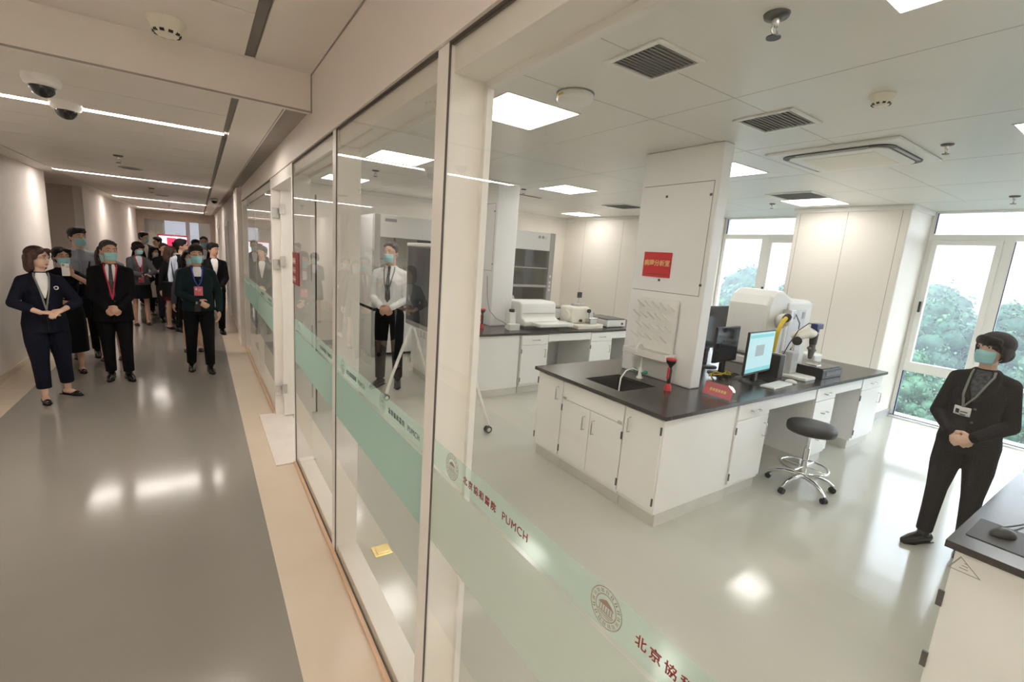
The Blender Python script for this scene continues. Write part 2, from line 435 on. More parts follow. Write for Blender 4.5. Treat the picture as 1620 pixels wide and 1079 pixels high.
# open door leaf seen through the glazing
d = struct('door_3', MB().box(XG2-.06, 1.02, 5.30, 5.345, .03, 2.39), M['frame'], bevel=.003)
struct('edge_seal', MB().box(1.02, 1.034, 5.296, 5.35, .03, 2.39), M['black'], d)
struct('hinge', MB().box(XG2-.075, XG2-.03, 5.285, 5.30, 1.64, 1.74).box(XG2-.13, XG2-.075, 5.375, 5.398, 1.60, 1.70), M['steel'], d)
struct('hinge', MB().box(XG2-.075, XG2-.03, 5.285, 5.30, .28, .38).box(XG2-.13, XG2-.075, 5.375, 5.398, .24, .34), M['steel'], d)
struct('hinge', MB().box(XG2-.075, XG2-.03, 5.285, 5.30, 2.16, 2.26).box(XG2-.13, XG2-.075, 5.375, 5.398, 2.12, 2.22), M['steel'], d)
struct('door_handle', MB().tube([(.965, 5.30, 1.50), (.965, 5.26, 1.50), (.965, 5.26, 1.78), (.965, 5.30, 1.78)], .011), M['black'], d)
struct('kick_plate', MB().box(XG2+.04, .99, 5.292, 5.30, .20, 1.02), M['grey_mid'], d)

# ================================================================== LAB SHELL
XW, XD = 7.6, 8.4
b = MB(); b.box(XG2, 8.75, YN, 9.3, ZC, ZC+.08); struct('ceiling.003', b, M['lab_ceil'])
b = MB()
for x in (1.5, 2.7, 3.9, 5.1, 6.3, 7.5): b.box(x-.0025, x+.0025, YN, 9.1, ZC-.0008, ZC+.002)
for y in (-.6, 1.78, 2.4, 4.2, 6.6): b.box(XG2, 7.6, y-.0025, y+.0025, ZC-.0008, ZC+.002)
struct('trim_11', b, mat('joint', (.52, .51, .48), .6))
b = MB(); b.box(XG2, 7.75, 9.1, 9.25, 0, ZC); struct('wall_far', b, M['lab_wall'])
b = MB(); b.box(XW, 8.6, 5.35, 9.1, 0, ZC); b.box(XW, 8.5, 2.28, 3.69, 0, ZC); struct('wall_window_side', b, M['lab_wall'], bevel=.02)
b = MB()
for y in (2.37, 2.99, 3.62, 5.9, 7.2, 8.4): b.box(XW-.001, XW+.01, y-.003, y+.003, .08, ZC-.07)
struct('trim_12', b, M['groove_light'])
b = MB(); b.box(XW-.03, XW, 5.33, 9.1, ZC-.065, ZC); b.box(XW-.03, XW, 2.26, 3.71, ZC-.065, ZC); b.box(XG2, XW, 9.07, 9.1, ZC-.065, ZC); b.box(XW-.02, 8.4, 2.25, 2.28, ZC-.065, ZC)
struct('trim_13', b, M['plastic_white'], bevel=.006)
b = MB(); b.box(XW, 8.4, 2.262, 2.28, 0, .10); b.box(XW-.018, XW, 2.262, 3.70, 0, .10); b.box(XW-.018, XW, 5.34, 9.1, 0, .1); b.box(XG2, XW, 9.082, 9.1, 0, .1)
struct('baseboard_lab', b, M['grey_mid'])
def window(n, y0, y1, muls, sash):
    """floor-to-ceiling aluminium window in the plane X = 8.4"""
    w = struct('window_%d' % n, MB().box(XD+.03, XD+.036, y0, y1, .02, ZC), M['win_glass'])
    b = MB()
    b.box(XD, XD+.07, y0, y1, 0, .03); b.box(XD, XD+.07, y0, y1, ZC-.03, ZC)
    b.box(XD-.008, XD+.068, y0+.001, y1-.001, 2.54, 2.62)
    b.box(XD-.002, XD+.066, y0, y0+.05, .031, ZC-.031); b.box(XD-.002, XD+.066, y1-.05, y1, .031, ZC-.031)
    for a, c in muls: b.box(XD-.011, XD+.072, a, c, .002, 2.615)
    struct('window_frame', b, M['plastic_white'], w, bevel=.004)
    for a, c in sash:
        s = MB()
        s.box(XD-.03, XD+.05, a, c, .72, .84); s.box(XD-.03, XD+.05, a, a+.065, .84, 2.48); s.box(XD-.03, XD+.05, c-.065, c, .84, 2.48); s.box(XD-.03, XD+.05, a, c, 2.48, 2.54)
        so = struct('sash', s, M['plastic_white'], w, bevel=.006)
        struct('window_handle', MB().box(XD-.06, XD-.03, c-.045, c-.02, 1.55, 1.70), M['black'], so, bevel=.004)
    g = MB()
    for a, c in muls: g.box(XD-.012, XD-.002, a-.008, a, .03, 2.53)
    g.box(XD-.012, XD+.01, y1-.062, y1-.05, 2.63, ZC-.03); g.box(XD-.012, XD+.01, y1-.062, y1-.05, .03, .70); g.box(XD-.012, XD-.001, y0, y1, .028, .034)
    struct('gasket', g, M['blue_dark'], w)
    b = MB(); b.box(XD+.003, XD+.064, y0+.05, y1-.05, .70, .745) ; struct('rail', b, M['plastic_white'], w)
    struct('window_sill', MB().box(XD-.06, XD, y0, y1, 0, .018), M['plastic_white'], w)
    return w
window(8, -2.55, 2.27, [(1.42, 1.52), (-.1, 0.), (-1.5, -1.4)], [(1.52, 2.22)])
window(9, 3.70, 5.34, [(4.45, 4.58)], [(3.75, 4.45)])
# ================================================================== LAB FURNITURE
TOP = .88
def bar(b, x, z, L=.115, vertical=True, y=-.018):
    if vertical: p = [(x, y, z-L/2), (x, y-.028, z-L/2), (x, y-.028, z+L/2), (x, y, z+L/2)]
    else: p = [(x-L/2, y, z), (x-L/2, y-.028, z), (x+L/2, y-.028, z), (x+L/2, y, z)]
    return b.tube(p, .0055, 8)
def cabinet(label, loc, rz, w, d, fronts, group=None, h=.85, kick=True, hb=None):
    """base cabinet, front on local y = 0 facing -y, local x to the right; fronts: (kind, x0, x1, z0, z1, handle x, handle side)"""
    t = thing('lab_cabinet', label, 'cabinet', loc, rz, group)
    part('body', MB().box(0, w, 0, d, .10, hb or h-.0015), M['cab'], t, bevel=.002)
    if hb: part('top_rails', MB().box(0, w, 0, .02, hb, h-.0015).box(0, .02, .02, d, hb, h-.0015).box(w-.02, w, .02, d, hb, h-.0015), M['cab'], t)
    part('plinth', MB().box(0.0, w, .022, d, 0, .10), M['kick'], t)
    for k in fronts:
        kind, x0, x1, z0, z1 = k[:5]
        o = part({'d': 'door', 'w': 'drawer', 'p': 'panel'}[kind], MB().box(x0+.003, x1-.003, -.018, -.0005, z0+.003, z1-.003), M['cab'], t, bevel=.003)
        if kind == 'd':
            hx, side = k[5], k[6]
            part('handle', bar(MB(), hx, z1-.13), M['steel'], o)
            ex = x0+.004 if side == 'l' else x1-.004
            for z in (z0+.075, z1-.085): part('hinge', MB().box(ex-.006, ex+.006, -.024, -.016, z-.03, z+.03), M['dark_metal'], o)
        elif kind == 'w': part('handle', bar(MB(), (x0+x1)/2, (z0+z1)/2, .12, False), M['steel'], o)
        elif kind == 'p' and len(k) > 5:
            for x in (x0+.035, x1-.035): part('latch', MB().box(x-.02, x+.02, -.026, -.018, z0+.002, z0+.022), M['grey_mid'], o)
    return t
def worktop(label, x0, x1, y0, y1, hole=None, aprons=()):
    b = MB(); z0, z1 = .85, TOP
    if hole:
        a, c, e, g = hole
        b.box(x0, a, y0, y1, z0, z1); b.box(c, x1, y0, y1, z0, z1); b.box(a, c, y0, e, z0, z1); b.box(a, c, g, y1, z0, z1)
    else: b.box(x0, x1, y0, y1, z0, z1)
    o = solo('lab_worktop', b, M['top_black'], label, 'worktop')
    for ax0, ax1, ay in aprons:
        part('apron', MB().box(ax0, ax1, ay, ay+.02, .735, .85), M['cab'], o, label='white apron over the knee space', bevel=.002)
    return o
YF = 1.955
worktop('black worktop of the near island bench with the sink and computers', 2.66, 6.76, 1.915, 3.46, (2.83, 3.26, 2.50, 2.94), [(4.135, 5.015, YF-.01), (5.465, 6.125, YF-.01)])
G1 = 'white cabinets under the near island bench'
cabinet('white narrow single-door cabinet left of the sink cabinet on the island end', (2.70, 3.42, 0), -pi/2, .37, .9, [('d', 0, .37, .13, .84, .31, 'l')], G1)
cabinet('white double-door sink cabinet with latched panel on the island end', (2.70, 3.045, 0), -pi/2, .735, .9, [('p', 0, .735, .68, .84, 1), ('d', 0, .367, .13, .68, .31, 'l'), ('d', .367, .735, .13, .68, .425, 'r')], G1, hb=.69)
cabinet('white single-door cabinet at the near corner of the island bench', (2.70, 2.305, 0), -pi/2, .355, .92, [('d', 0, .35, .13, .84, .06, 'r')], G1)
def drawer_cab(lbl, x, y, w=.50, g=G1):
    return cabinet(lbl, (x, y, 0), 0, w, .75, [('w', 0, w, .70, .84), ('d', 0, w, .13, .70, w-.06, 'l')], g)
drawer_cab('white drawer and door cabinet left of the round stool', 3.63, YF, .50)
cabinet('white three-drawer cabinet behind the round stool between the two knee spaces', (5.02, YF, 0), 0, .44, .75, [('w', 0, .44, .70, .84), ('w', 0, .44, .44, .70), ('w', 0, .44, .13, .44)], G1)
drawer_cab('white drawer and door cabinet at the window end of the island bench', 6.13, YF, .58)
cabinet('long plain white cabinet along the far side of the island bench', (6.71, 3.42, 0), pi, 3.06, .66, [('d', i*.61, (i+1)*.61, .13, .84, i*.61+.06, 'r') for i in range(5)], G1)
# ---- sink
t = thing('lab_sink', 'black rectangular sink sunk into the island worktop', 'sink', (3.045, 2.72, .70))
b = MB(); b.box(-.213, .213, -.218, .218, 0, .012); b.box(-.213, -.205, -.218, .218, .012, .165); b.box(.205, .213, -.218, .218, .012, .165); b.box(-.205, .205, -.218, -.21, .012, .165); b.box(-.205, .205, .21, .218, .012, .165)
part('basin', b, M['sink'], t); part('drain', MB().cyl((0, 0), .03, .012, .016), M['steel'], t)
# ---- rear bench
YR = 5.15
worktop('black worktop of the rear bench under the white instruments', 2.66, 6.76, YR-.035, 6.75, None, [(4.155, 4.985, YR-.01), (5.455, 6.125, YR-.01)])
G2 = 'white cabinets under the rear bench'
cabinet('plain white end cabinet of the rear bench behind the rolling stand', (2.70, 6.7, 0), -pi/2, 1.55, .95, [('d', 0, .5, .13, .84, .44, 'l'), ('d', .5, 1.0, .13, .84, .56, 'r'), ('d', 1.0, 1.5, .13, .84, 1.06, 'r')], G2)
drawer_cab('white drawer and door cabinet below the big white instrument on the rear bench', 3.68, YR, .47, G2)
drawer_cab('white drawer and door cabinet right of the rear bench knee space', 4.99, YR, .46, G2)
drawer_cab('white drawer and door cabinet at the far right of the rear bench', 6.13, YR, .58, G2)
cabinet('long plain white cabinet along the far side of the rear bench', (6.71, 6.71, 0), pi, 3.02, .66, [('d', i*.6, (i+1)*.6, .13, .84, i*.6+.06, 'r') for i in range(5)], G2)
# ---- near right bench
worktop('black worktop of the near bench beside the woman in black', 2.525, 5.6, -2.2, .405)
t = cabinet('white end cabinet of the near bench with a triangular warning mark', (2.56, .375, 0), -pi/2, 2.4, .9, [])
b = MB()
tri = [(.355, .822), (.385, .756), (.283, .757)]
cx = sum(p[0] for p in tri)/3; cz = sum(p[1] for p in tri)/3
inn = [(cx+(p[0]-cx)*.86, cz+(p[1]-cz)*.86) for p in tri]
for i in range(3):
    j = (i+1) % 3
    b.quad((2.5588, *tri[i]), (2.5588, *tri[j]), (2.5588, *inn[j]), (2.5588, *inn[i]))
for k in range(3): b.box(2.5586, 2.559, .325+k*.002, .352-k*.006, .772+k*.012, .775+k*.012)
part('warning_mark', b, M['grey'], t, world=True, label='black outlined warning triangle')
for z in (.61, .31): part('hinge', MB().box(2.55, 2.562, .372, .392, z-.035, z+.035), M['dark_metal'], t, world=True)
cabinet('white door cabinet on the far side of the near bench', (5.55, .375, 0), pi, 2.08, .9, [('d', i*.52, (i+1)*.52, .13, .84, i*.52+.06, 'r') for i in range(4)], None)

# ---- columns with access panel, sign
def column(label, x0, x1, y0, y1, zb, z_top=ZC):
    t = thing('service_column', label, 'column', (x0, y0, zb))
    t['kind'] = 'structure'
    part('shaft', MB().box(x0, x1, y0, y1, zb, z_top), M['cab'], t, world=True, bevel=.012)
    g = MB(); X = x0-.0015
    for z in (2.63, 1.685): g.box(X, x0+.002, y0+.04, y1-.03, z-.003, z+.003)
    g.box(X, x0+.002, y0+.04, y0+.046, 1.685, 2.63); g.box(X, x0+.002, y0+.03, y0+.25, 1.06, 1.064) if False else None
    part('access_panel_seam', g, M['groove_light'], t, world=True)
    for y, z in ((y1-.30, 2.53), (y0+.06, 2.52), (y0+.04, 1.78), (y1-.33, 1.79)):
        part('panel_lock', MB().box(x0-.006, x0, y-.010, y+.010, z-.010, z+.010), M['dark_metal'], t, world=True)
    return t
column('white service column rising from the near island bench', 3.50, 3.64, 2.33, 3.13, TOP)
column('white service column rising from the rear bench', 3.50, 3.86, 5.72, 6.52, TOP)
def red_sign(label, y0, y1, z0, z1, txt):
    s = solo('wall_sign', MB().box(3.4925, 3.4985, y0, y1, z0, z1), M['red'], label, 'sign')
    o = text('lettering', txt, .058, M['gold'], s, face_negx(3.4920, (y0+y1)/2, (z0+z1)/2+.012), 'CENTER', bold=.001)
    b = MB(); b.box(3.4915, 3.4925, y0+.03, y1-.03, z0+.022, z0+.028); part('underline', b, M['red_deep'], s)
    return s
red_sign('red wall sign with gold lettering on the front column', 2.69, 3.00, 1.815, 2.04, '病理分析室')
red_sign('red wall sign on the rear column beside the stand screen', 6.07, 6.33, 1.815, 2.04, '分析室')

# ---- glass drying rack on the front column
t = thing('drying_rack', 'white pegboard drying rack with drip tray on the front column', 'drying rack', (3.49, 2.75, 1.12))
part('board', MB().box(-.035, .0, -.215, .215, .02, .50), M['plastic_white'], t, bevel=.01)
for i in range(4):
    for j in range(5):
        y = -.165+j*.083-(.02 if i % 2 else -.02); z = .12+i*.098
        part('peg', MB().tube([(-.03, y, z), (-.135, y, z+.065)], [.008, .006], 8, ball=True), M['plastic_white'], t)
b = MB(); b.box(-.16, 0, -.24, .24, -.03, -.02); b.box(-.16, -.15, -.24, .24, -.02, .03); b.box(-.15, 0, -.24, -.23, -.02, .03); b.box(-.15, 0, .23, .24, -.02, .03)
part('drip_tray', b, M['plastic_white'], t, bevel=.005)
# ---- gooseneck tap
t = thing('lab_tap', 'white gooseneck tap with two green levers behind the island sink', 'tap', (3.36, 2.77, TOP))
part('base', MB().lathe((0, 0, 0), [(.032, 0), (.032, .012), (.018, .02), (.018, .085), (.012, .1)]), M['plastic_white'], t)
part('spout', MB().tube([(0, 0, .09), (0, 0, .26), (-.006, 0, .30), (-.03, 0, .325), (-.06, 0, .325), (-.085, 0, .30), (-.092, 0, .26)], .009, 10, ball=True), M['plastic_white'], t)
for s in (-1, 1):
    part('lever', MB().tube([(0, s*.018, .05), (0, s*.045, .062)], .010, 10).ell((0, s*.062, .068), (.016, .024, .018)), M['green'], t, label='green tap lever')
t2 = MB().tube([(3.34, 2.79, .95), (3.28, 2.80, .97), (3.20, 2.80, .955), (3.12, 2.78, .90), (3.09, 2.76, .82), (3.08, 2.75, .722)], .007, 8, ball=True)
solo('drain_hose', t2, M['plastic_white'], 'thin white hose looping from the tap down into the sink', 'hose')
# ---- eyewash sprays
def eyewash(label, loc):
    t = thing('eyewash_spray', label, 'eyewash', loc, 0, 'red and black eyewash sprays')
    part('base', MB().lathe((0, 0, 0), [(.030, 0), (.030, .035), (.022, .045), (.017, .06)]), M['red'], t)
    part('grip', MB().lathe((0, 0, 0), [(.014, .05), (.016, .10), (.019, .17), (.014, .19), (.013, .21)]), M['black'], t)
    part('trigger', MB().box(-.026, -.012, -.009, .009, .10, .20), M['red'], t, bevel=.003)
    part('spray_head', MB().lathe((0, 0, 0), [(.013, .20), (.018, .215), (.040, .245), (.042, .262)]), M['black'], t)
    part('rubber_cup', MB().lathe((0, 0, 0), [(.042, .262), (.044, .275), (.034, .28), (.002, .272)]), M['red'], t)
    return t
e = eyewash('red and black eyewash spray standing beside the island sink', (3.27, 2.385, TOP))
dup(e, (3.28, 5.58, TOP), label='red and black eyewash spray on the rear bench beside the stand screen')
# ---- acrylic sign holder
t = thing('card_stand', 'clear card stand with a pink and red card on the island worktop', 'card stand', (3.49, 2.075, TOP))
part('card', MB().add([(0, -.125, .012), (0, .125, .012), (.035, .125, .115), (.035, -.125, .115), (.002, -.125, .012), (.002, .125, .012), (.037, .125, .115), (.037, -.125, .115)], [(0,1,2,3),(7,6,5,4),(0,4,5,1),(1,5,6,2),(2,6,7,3),(3,7,4,0)]), M['pink_card'], t)
part('holder', MB().add([(-.004, -.145, .004), (-.004, .145, .004), (.034, .145, .125), (.034, -.145, .125), (-.001, -.145, .004), (-.001, .145, .004), (.037, .145, .125), (.037, -.145, .125)], [(0,1,2,3),(7,6,5,4),(0,4,5,1),(1,5,6,2),(2,6,7,3),(3,7,4,0)]).box(-.01, .09, -.145, .145, 0, .004).tube([(.085, -.14, .004), (.045, -.14, .115)], .003, 6).tube([(.085, .14, .004), (.045, .14, .115)], .003, 6), M['clear'], t)
b = MB()
for k in range(6): b.add([(.012, .07-.025*k, .050), (.012, .052-.025*k, .050), (.020, .052-.025*k, .072), (.020, .07-.025*k, .072)], [(3,2,1,0)])
part('gold_print', b, M['gold'], t, fix=False)

# ---- computers
def monitor(label, loc, rz, w, h, z0, on, stand=True, tilt=0):
    t = thing('computer_monitor', label, 'monitor', loc, rz, 'monitors on the island bench')
    R = Matrix.Rotation(tilt, 4, 'X')
    b = MB(); b.box(-w/2, w/2, 0, .022, z0, z0+h); part('housing', b, M['black'], t, bevel=.004)
    if on:
        sc = part('screen', MB().box(-w/2+.012, w/2-.012, -.0015, 0, z0+.022, z0+h-.012), M['screen_on'], t)
        wz = z0+h*.42
        part('window', MB().box(-w*.20, w*.12, -.0025, -.0015, wz, wz+h*.26), M['screen_grey'], sc)
        part('title_bar', MB().box(-w/2+.02, w/2-.03, -.0025, -.0015, z0+h-.06, z0+h-.03), M['screen_teal'], sc)
        part('task_bar', MB().box(-w/2+.012, w/2-.012, -.0025, -.0015, z0+.022, z0+.06), M['screen_teal'], sc)
    else:
        part('screen', MB().box(-w/2+.012, w/2-.012, -.0015, 0, z0+.022, z0+h-.012), M['screen_off'], t)
    part('stand', MB().box(-.03, .03, .012, .035, .012, z0+h*.4).prism(rrect(-.03, .03, .0, .045, .01), .01, z0+.02, 'z'), M['black'], t)
    part('base', MB().lathe((0, .02, 0), [(.135, 0), (.135, .008), (.06, .016), (.002, .018)], 32), M['black'], t)
    return t
M['screen_on'] = emit('screen_on', (.36, .55, .60), .42); M['screen_grey'] = emit('screen_grey', (.28, .34, .37), .32); M['screen_teal'] = emit('screen_teal', (.16, .46, .50), .42)
monitor('monitor with a lit blue-green screen on the island bench', (4.40, 2.24, TOP), radians(6), .58, .41, .095, True)
monitor('smaller dark monitor standing next to the column, left of the lit screen', (4.40, 2.58, TOP), radians(4), .46, .36, .13, False)
monitor('large dark monitor at the back, rising above the smaller dark one', (4.55, 2.88, TOP), radians(4), .64, .46, .20, False)
t = thing('keyboard', 'white computer keyboard in front of the lit screen', 'keyboard', (4.50, 2.09, TOP), radians(4))
part('case', MB().box(-.20, .20, -.065, .065, 0, .016), M['plastic_white'], t, bevel=.005)
b = MB()
for r in range(5):
    for c in range(14): b.box(-.19+c*.027, -.167+c*.027, -.055+r*.022, -.037+r*.022, .016, .020)
part('keys', b, M['paper'], t)
def mouse(label, loc, rz, m):
    t = thing('computer_mouse', label, 'mouse', loc, rz)
    b = MB().ell((0, 0, .004), (.032, .055, .030), 20, 12)
    for i, p in enumerate(b.v): b.v[i] = (p[0], p[1], max(p[2], 0))
    part('shell', b, m, t)
    part('scroll_wheel', MB().ell((0, -.030, .027), (.004, .011, .006)), M['grey'], t)
    return t
mouse('white mouse right of the white keyboard', (4.80, 2.10, TOP), radians(10), M['plastic_white'])
solo('mouse_pad', MB().prism(rrect(2.66, 2.92, .19, .375, .012), TOP, TOP+.003, 'z'), M['black_soft'], 'black mouse pad on the near bench worktop', 'mouse pad')
mouse('black mouse on the black pad on the near bench', (2.80, .285, TOP+.003), radians(60), M['black'])
solo('cable', MB().tube([(2.83, .30, .905), (2.92, .28, .896), (3.05, .25, .886), (3.3, .2, .886), (3.6, .1, .886)], .004, 6, ball=True), M['black'], 'black cable running from the black mouse across the near bench', 'cable')
t = thing('computer_tower', 'black computer tower behind the lit screen', 'computer', (4.86, 2.42, TOP), 0)
part('case', MB().box(-.05, .05, -.18, .18, 0, .24), M['black'], t, bevel=.005); part('side_panel', MB().box(.05, .075, -.17, .17, .0, .24), M['plastic_white'], t, bevel=.003, label='white side panel')
random.seed(3)
for nm, m, n, lab in (('cable', M['yellow'], 3, 'yellow network cables'), ('cable', M['black'], 5, 'black cables')):
    for i in range(n):
        x0 = 4.02+random.random()*.12; pts = []
        for k in range(7): pts.append((x0+k*.055, 2.46+.05*sin(k*1.3+i)+random.random()*.04, TOP+.006+.03*abs(sin(k*.9+i*1.7))+(.03 if m is M['yellow'] else 0)*sin(pi*k/6)))
        solo(nm, MB().tube(pts, .0045, 6, ball=True), m, ('yellow network cable looping on the worktop below the dark screens' if n == 3 else 'black cable lying tangled below the dark screens'), 'cable', lab+' below the screens')

# ---- big white slide microscope
t = thing('slide_microscope', 'big white microscope instrument behind the lit screen', 'microscope', (5.55, 2.85, TOP))
b = MB(); b.prism(rrect(-.02, .58, -.26, .26, .04), 0, .74, 'z'); part('cabinet', b, M['plastic_white'], t, bevel=.02)
b = MB(); b.box(.05, .42, -.263, -.259, .10, .66); part('front_panel', b, mat('panel_lilac', (.70, .70, .73), .35), t, bevel=.002)
part('badge', MB().box(.33, .39, -.268, -.262, .55, .63).box(.34, .38, -.270, -.267, .565, .615), M['grey_mid'], t)
prof = [(-.40, .12), (-.40, .70), (-.35, .80), (-.25, .86), (-.12, .865), (.0, .82), (.12, .775), (.57, .765), (.57, .60), (.0, .12)]
part('hood', MB().prism(prof, -.24, .24, 'y'), M['plastic_white'], t, bevel=.035)
part('base_frame', MB().box(-.39, 0, -.22, .22, 0, .10).box(-.36, -.05, .08, .2, .1, .5), M['plastic_white'], t, bevel=.02)
e = part('eyepiece_tube', MB().tube([(-.12, -.24, .52), (-.26, -.36, .56)], [.085, .07], 20, ball=True), M['plastic_white'], t)
part('eyepiece', MB().tube([(-.27, -.37, .565), (-.34, -.42, .60)], [.045, .040], 16, ball=True), M['black'], e)
part('camera', MB().box(-.09, .02, -.34, -.24, .56, .66).box(-.02, .0, -.345, -.338, .57, .64), M['steel'], t, bevel=.006)
part('yellow_cable', MB().tube([(-.35, -.42, .60), (-.43, -.42, .55), (-.47, -.41, .46), (-.47, -.40, .34), (-.44, -.38, .22)], .022, 10, ball=True), M['yellow'], t, label='yellow cable')
part('black_cable', MB().tube([(.0, -.34, .62), (.04, -.38, .52), (.05, -.38, .36), (.02, -.34, .2)], .006, 6, ball=True), M['black'], t)

# ---- stereo microscope with blue camera
t = thing('stereo_microscope', 'small grey microscope with a blue camera near the window end', 'microscope', (5.12, 2.30, TOP))
part('power_box', MB().box(-.07, .07, -.06, .06, .03, .26), M['grey_mid'], t, bevel=.01)
part('foot', MB().prism(rrect(-.12, .12, -.24, .06, .03), 0, .03, 'z'), M['plastic_white'], t, bevel=.006)
part('column', MB().tube([(.09, .02, .03), (.09, .02, .44)], .016, 12, ball=True), M['chrome'], t)
b = MB().chain([(.06, 0, .42), (.20, -.03, .46), (.30, -.06, .44)], [.05, .062, .05], 14); part('arm', b, M['plastic_cream'], t)
part('focus_knob', MB().tube([(.02, -.03, .38), (-.03, -.06, .38)], .045, 18), M['black'], t)
part('objective', MB().tube([(.30, -.07, .44), (.28, -.08, .35)], [.042, .036], 14, ball=True), M['black'], t)
part('lens_barrel', MB().tube([(.28, -.08, .34), (.26, -.09, .27), (.25, -.09, .20)], [.028, .034, .022], 14, ball=True).tube([(.20, -.08, .30), (.33, -.09, .27)], .016, 10, ball=True), M['dark_metal'], t)
part('photo_tube', MB().tube([(.30, -.06, .46), (.31, -.07, .50)], .028, 12, ball=True), M['black'], t)
part('camera', MB().box(.25, .39, -.11, -.04, .50, .56).box(.29, .34, -.10, -.05, .46, .50), M['blue_dark'], t, bevel=.008, label='blue camera head')
part('cable', MB().tube([(.28, -.07, .55), (.18, -.05, .56), (.04, -.02, .48), (-.06, .0, .34), (-.12, .02, .2), (-.16, .03, .10)], .005, 6, ball=True), M['black'], t)
t = thing('hot_plate', 'flat black box stage beneath the small grey microscope', 'instrument', (5.52, 2.20, TOP))
part('housing', MB().box(-.20, .26, -.16, .16, 0, .10), M['black'], t, bevel=.006)
part('front_slot', MB().box(-.12, .22, -.164, -.159, .03, .07), M['dark_metal'], t)
part('stage_plate', MB().box(-.21, .20, -.15, .15, .10, .115), M['black_gloss'], t, bevel=.003)
part('glass_slide', MB().box(-.12, -.02, -.06, .06, .115, .122), M['steel'], t)
solo('specimen_box', MB().box(6.20, 6.42, 2.50, 2.70, TOP, TOP+.11), M['plastic_white'], 'small plain white box behind the small grey microscope', 'box', bevel=.02)

# ================================================================== REAR BENCH INSTRUMENTS
t = thing('tissue_processor', 'big white instrument with an open front flap on the rear bench', 'instrument', (4.22, 5.62, TOP))
part('housing', MB().prism([(-.22, .03), (-.22, .12), (-.12, .16), (-.10, .36), (-.06, .39), (.28, .39), (.30, .36), (.30, .03)], -.33, .33, 'x'), M['plastic_white'], t, bevel=.03)
part('front_flap', MB().prism(rrect(-.20, .46, -.42, -.12, .04), .05, .10, 'z'), M['plastic_white'], t, bevel=.01)
part('seam', MB().box(-.29, .29, -.135, -.112, .215, .222).box(-.25, .25, -.224, -.2, .10, .105), M['grey_mid'], t)
part('foot', MB().cyl((-.26, -.16), .02, 0, .05), M['black'], t); part('foot', MB().cyl((.26, -.16), .02, 0, .05), M['black'], t)
part('base', MB().box(-.31, .31, -.2, .28, .0, .035), M['dark_metal'], t)
t = thing('pump_unit', 'small white device with black top left of the big white instrument', 'instrument', (3.68, 5.46, TOP))
part('body', MB().prism(rrect(-.06, .06, -.06, .06, .02), 0, .25, 'z'), M['plastic_white'], t, bevel=.006); part('top_knob', MB().cyl((0, -.02), .04, .25, .29), M['black'], t); part('tray', MB().box(-.10, .08, -.14, -.06, .0, .09), M['plastic_white'], t, bevel=.006)
solo('cable', MB().tube([(3.48, 5.85, 1.60), (3.46, 5.78, 1.30), (3.44, 5.66, 1.12), (3.46, 5.5, 1.03), (3.54, 5.44, .99), (3.60, 5.44, .95)], .006, 6, ball=True), M['grey'], 'grey cable looping down the rear column to the small white device', 'cable')
def flatbox(label, loc, w, d, h, rim):
    t = thing('heating_plate', label, 'instrument', loc)
    part('housing', MB().box(-w/2, w/2, -d/2, d/2, .01, h), M['plastic_white'], t, bevel=.008)
    part('top_plate', MB().box(-w/2+.01, w/2-.01, -d/2+.01, d/2-.01, h, h+rim), M['dark_metal'], t, bevel=.003)
    part('dial', MB().tube([(w*.3, -d/2, h*.5), (w*.3, -d/2-.012, h*.5)], .018, 14, ball=False), M['black'], t)
    for sx in (-1, 1): part('foot', MB().box(sx*w*.4-.02, sx*w*.4+.02, -d*.4, d*.4, 0, .012), M['black'], t)
    return t
flatbox('white heating plate with dark top at the right end of the rear bench', (5.68, 5.50, TOP), .42, .42, .12, .02)
t = flatbox('white instrument with dark lid between the big white instrument and the cream microtome', (4.86, 6.05, TOP), .40, .40, .24, .02)
part('round_display', MB().lathe((0, -.22, .10), [(.085, 0), (.085, .01), (.06, .012), (.002, .013)], 24), M['steel'], t)
part('lower_slot', MB().box(-.17, .17, -.205, -.195, .06, .09), M['black'], t)
t = thing('microtome', 'cream microtome with knobs and a small screen on the rear bench', 'microtome', (5.02, 5.46, TOP))
part('base', MB().prism(rrect(-.26, .28, -.26, .20, .03), 0, .07, 'z'), M['plastic_cream'], t, bevel=.012)
part('housing', MB().box(-.27, .10, -.10, .20, .07, .33), M['plastic_cream'], t, bevel=.03)
part('specimen_head', MB().tube([(.08, .05, .2), (.20, .02, .2)], [.075, .06], 18).box(.14, .22, -.06, .08, .10, .26), M['steel'], t)
part('blade_holder', MB().box(.02, .16, -.22, -.10, .07, .15).tube([(.0, -.2, .16), (.18, -.2, .16)], .015, 10), M['steel'], t)
part('hand_wheel', MB().tube([(-.30, .03, .18), (-.27, .03, .18)], .095, 22), M['plastic_cream'], t); part('knob', MB().tube([(.06, -.11, .27), (.06, -.14, .27)], .03, 14), M['black'], t); part('knob', MB().tube([(-.10, -.11, .12), (-.10, -.14, .12)], .022, 14), M['black'], t); part('knob', MB().tube([(.26, .04, .21), (.30, .04, .21)], .035, 14), M['dark_metal'], t)
part('tray', MB().box(-.12, .06, -.02, .12, .33, .37), M['grey_mid'], t, bevel=.004)
part('screen_post', MB().tube([(-.02, .08, .35), (.0, .08, .44), (.02, .08, .48)], .008, 8, ball=True), M['steel'], t); part('screen', MB().box(-.05, .04, .05, .07, .46, .55), M['black'], t, bevel=.006)
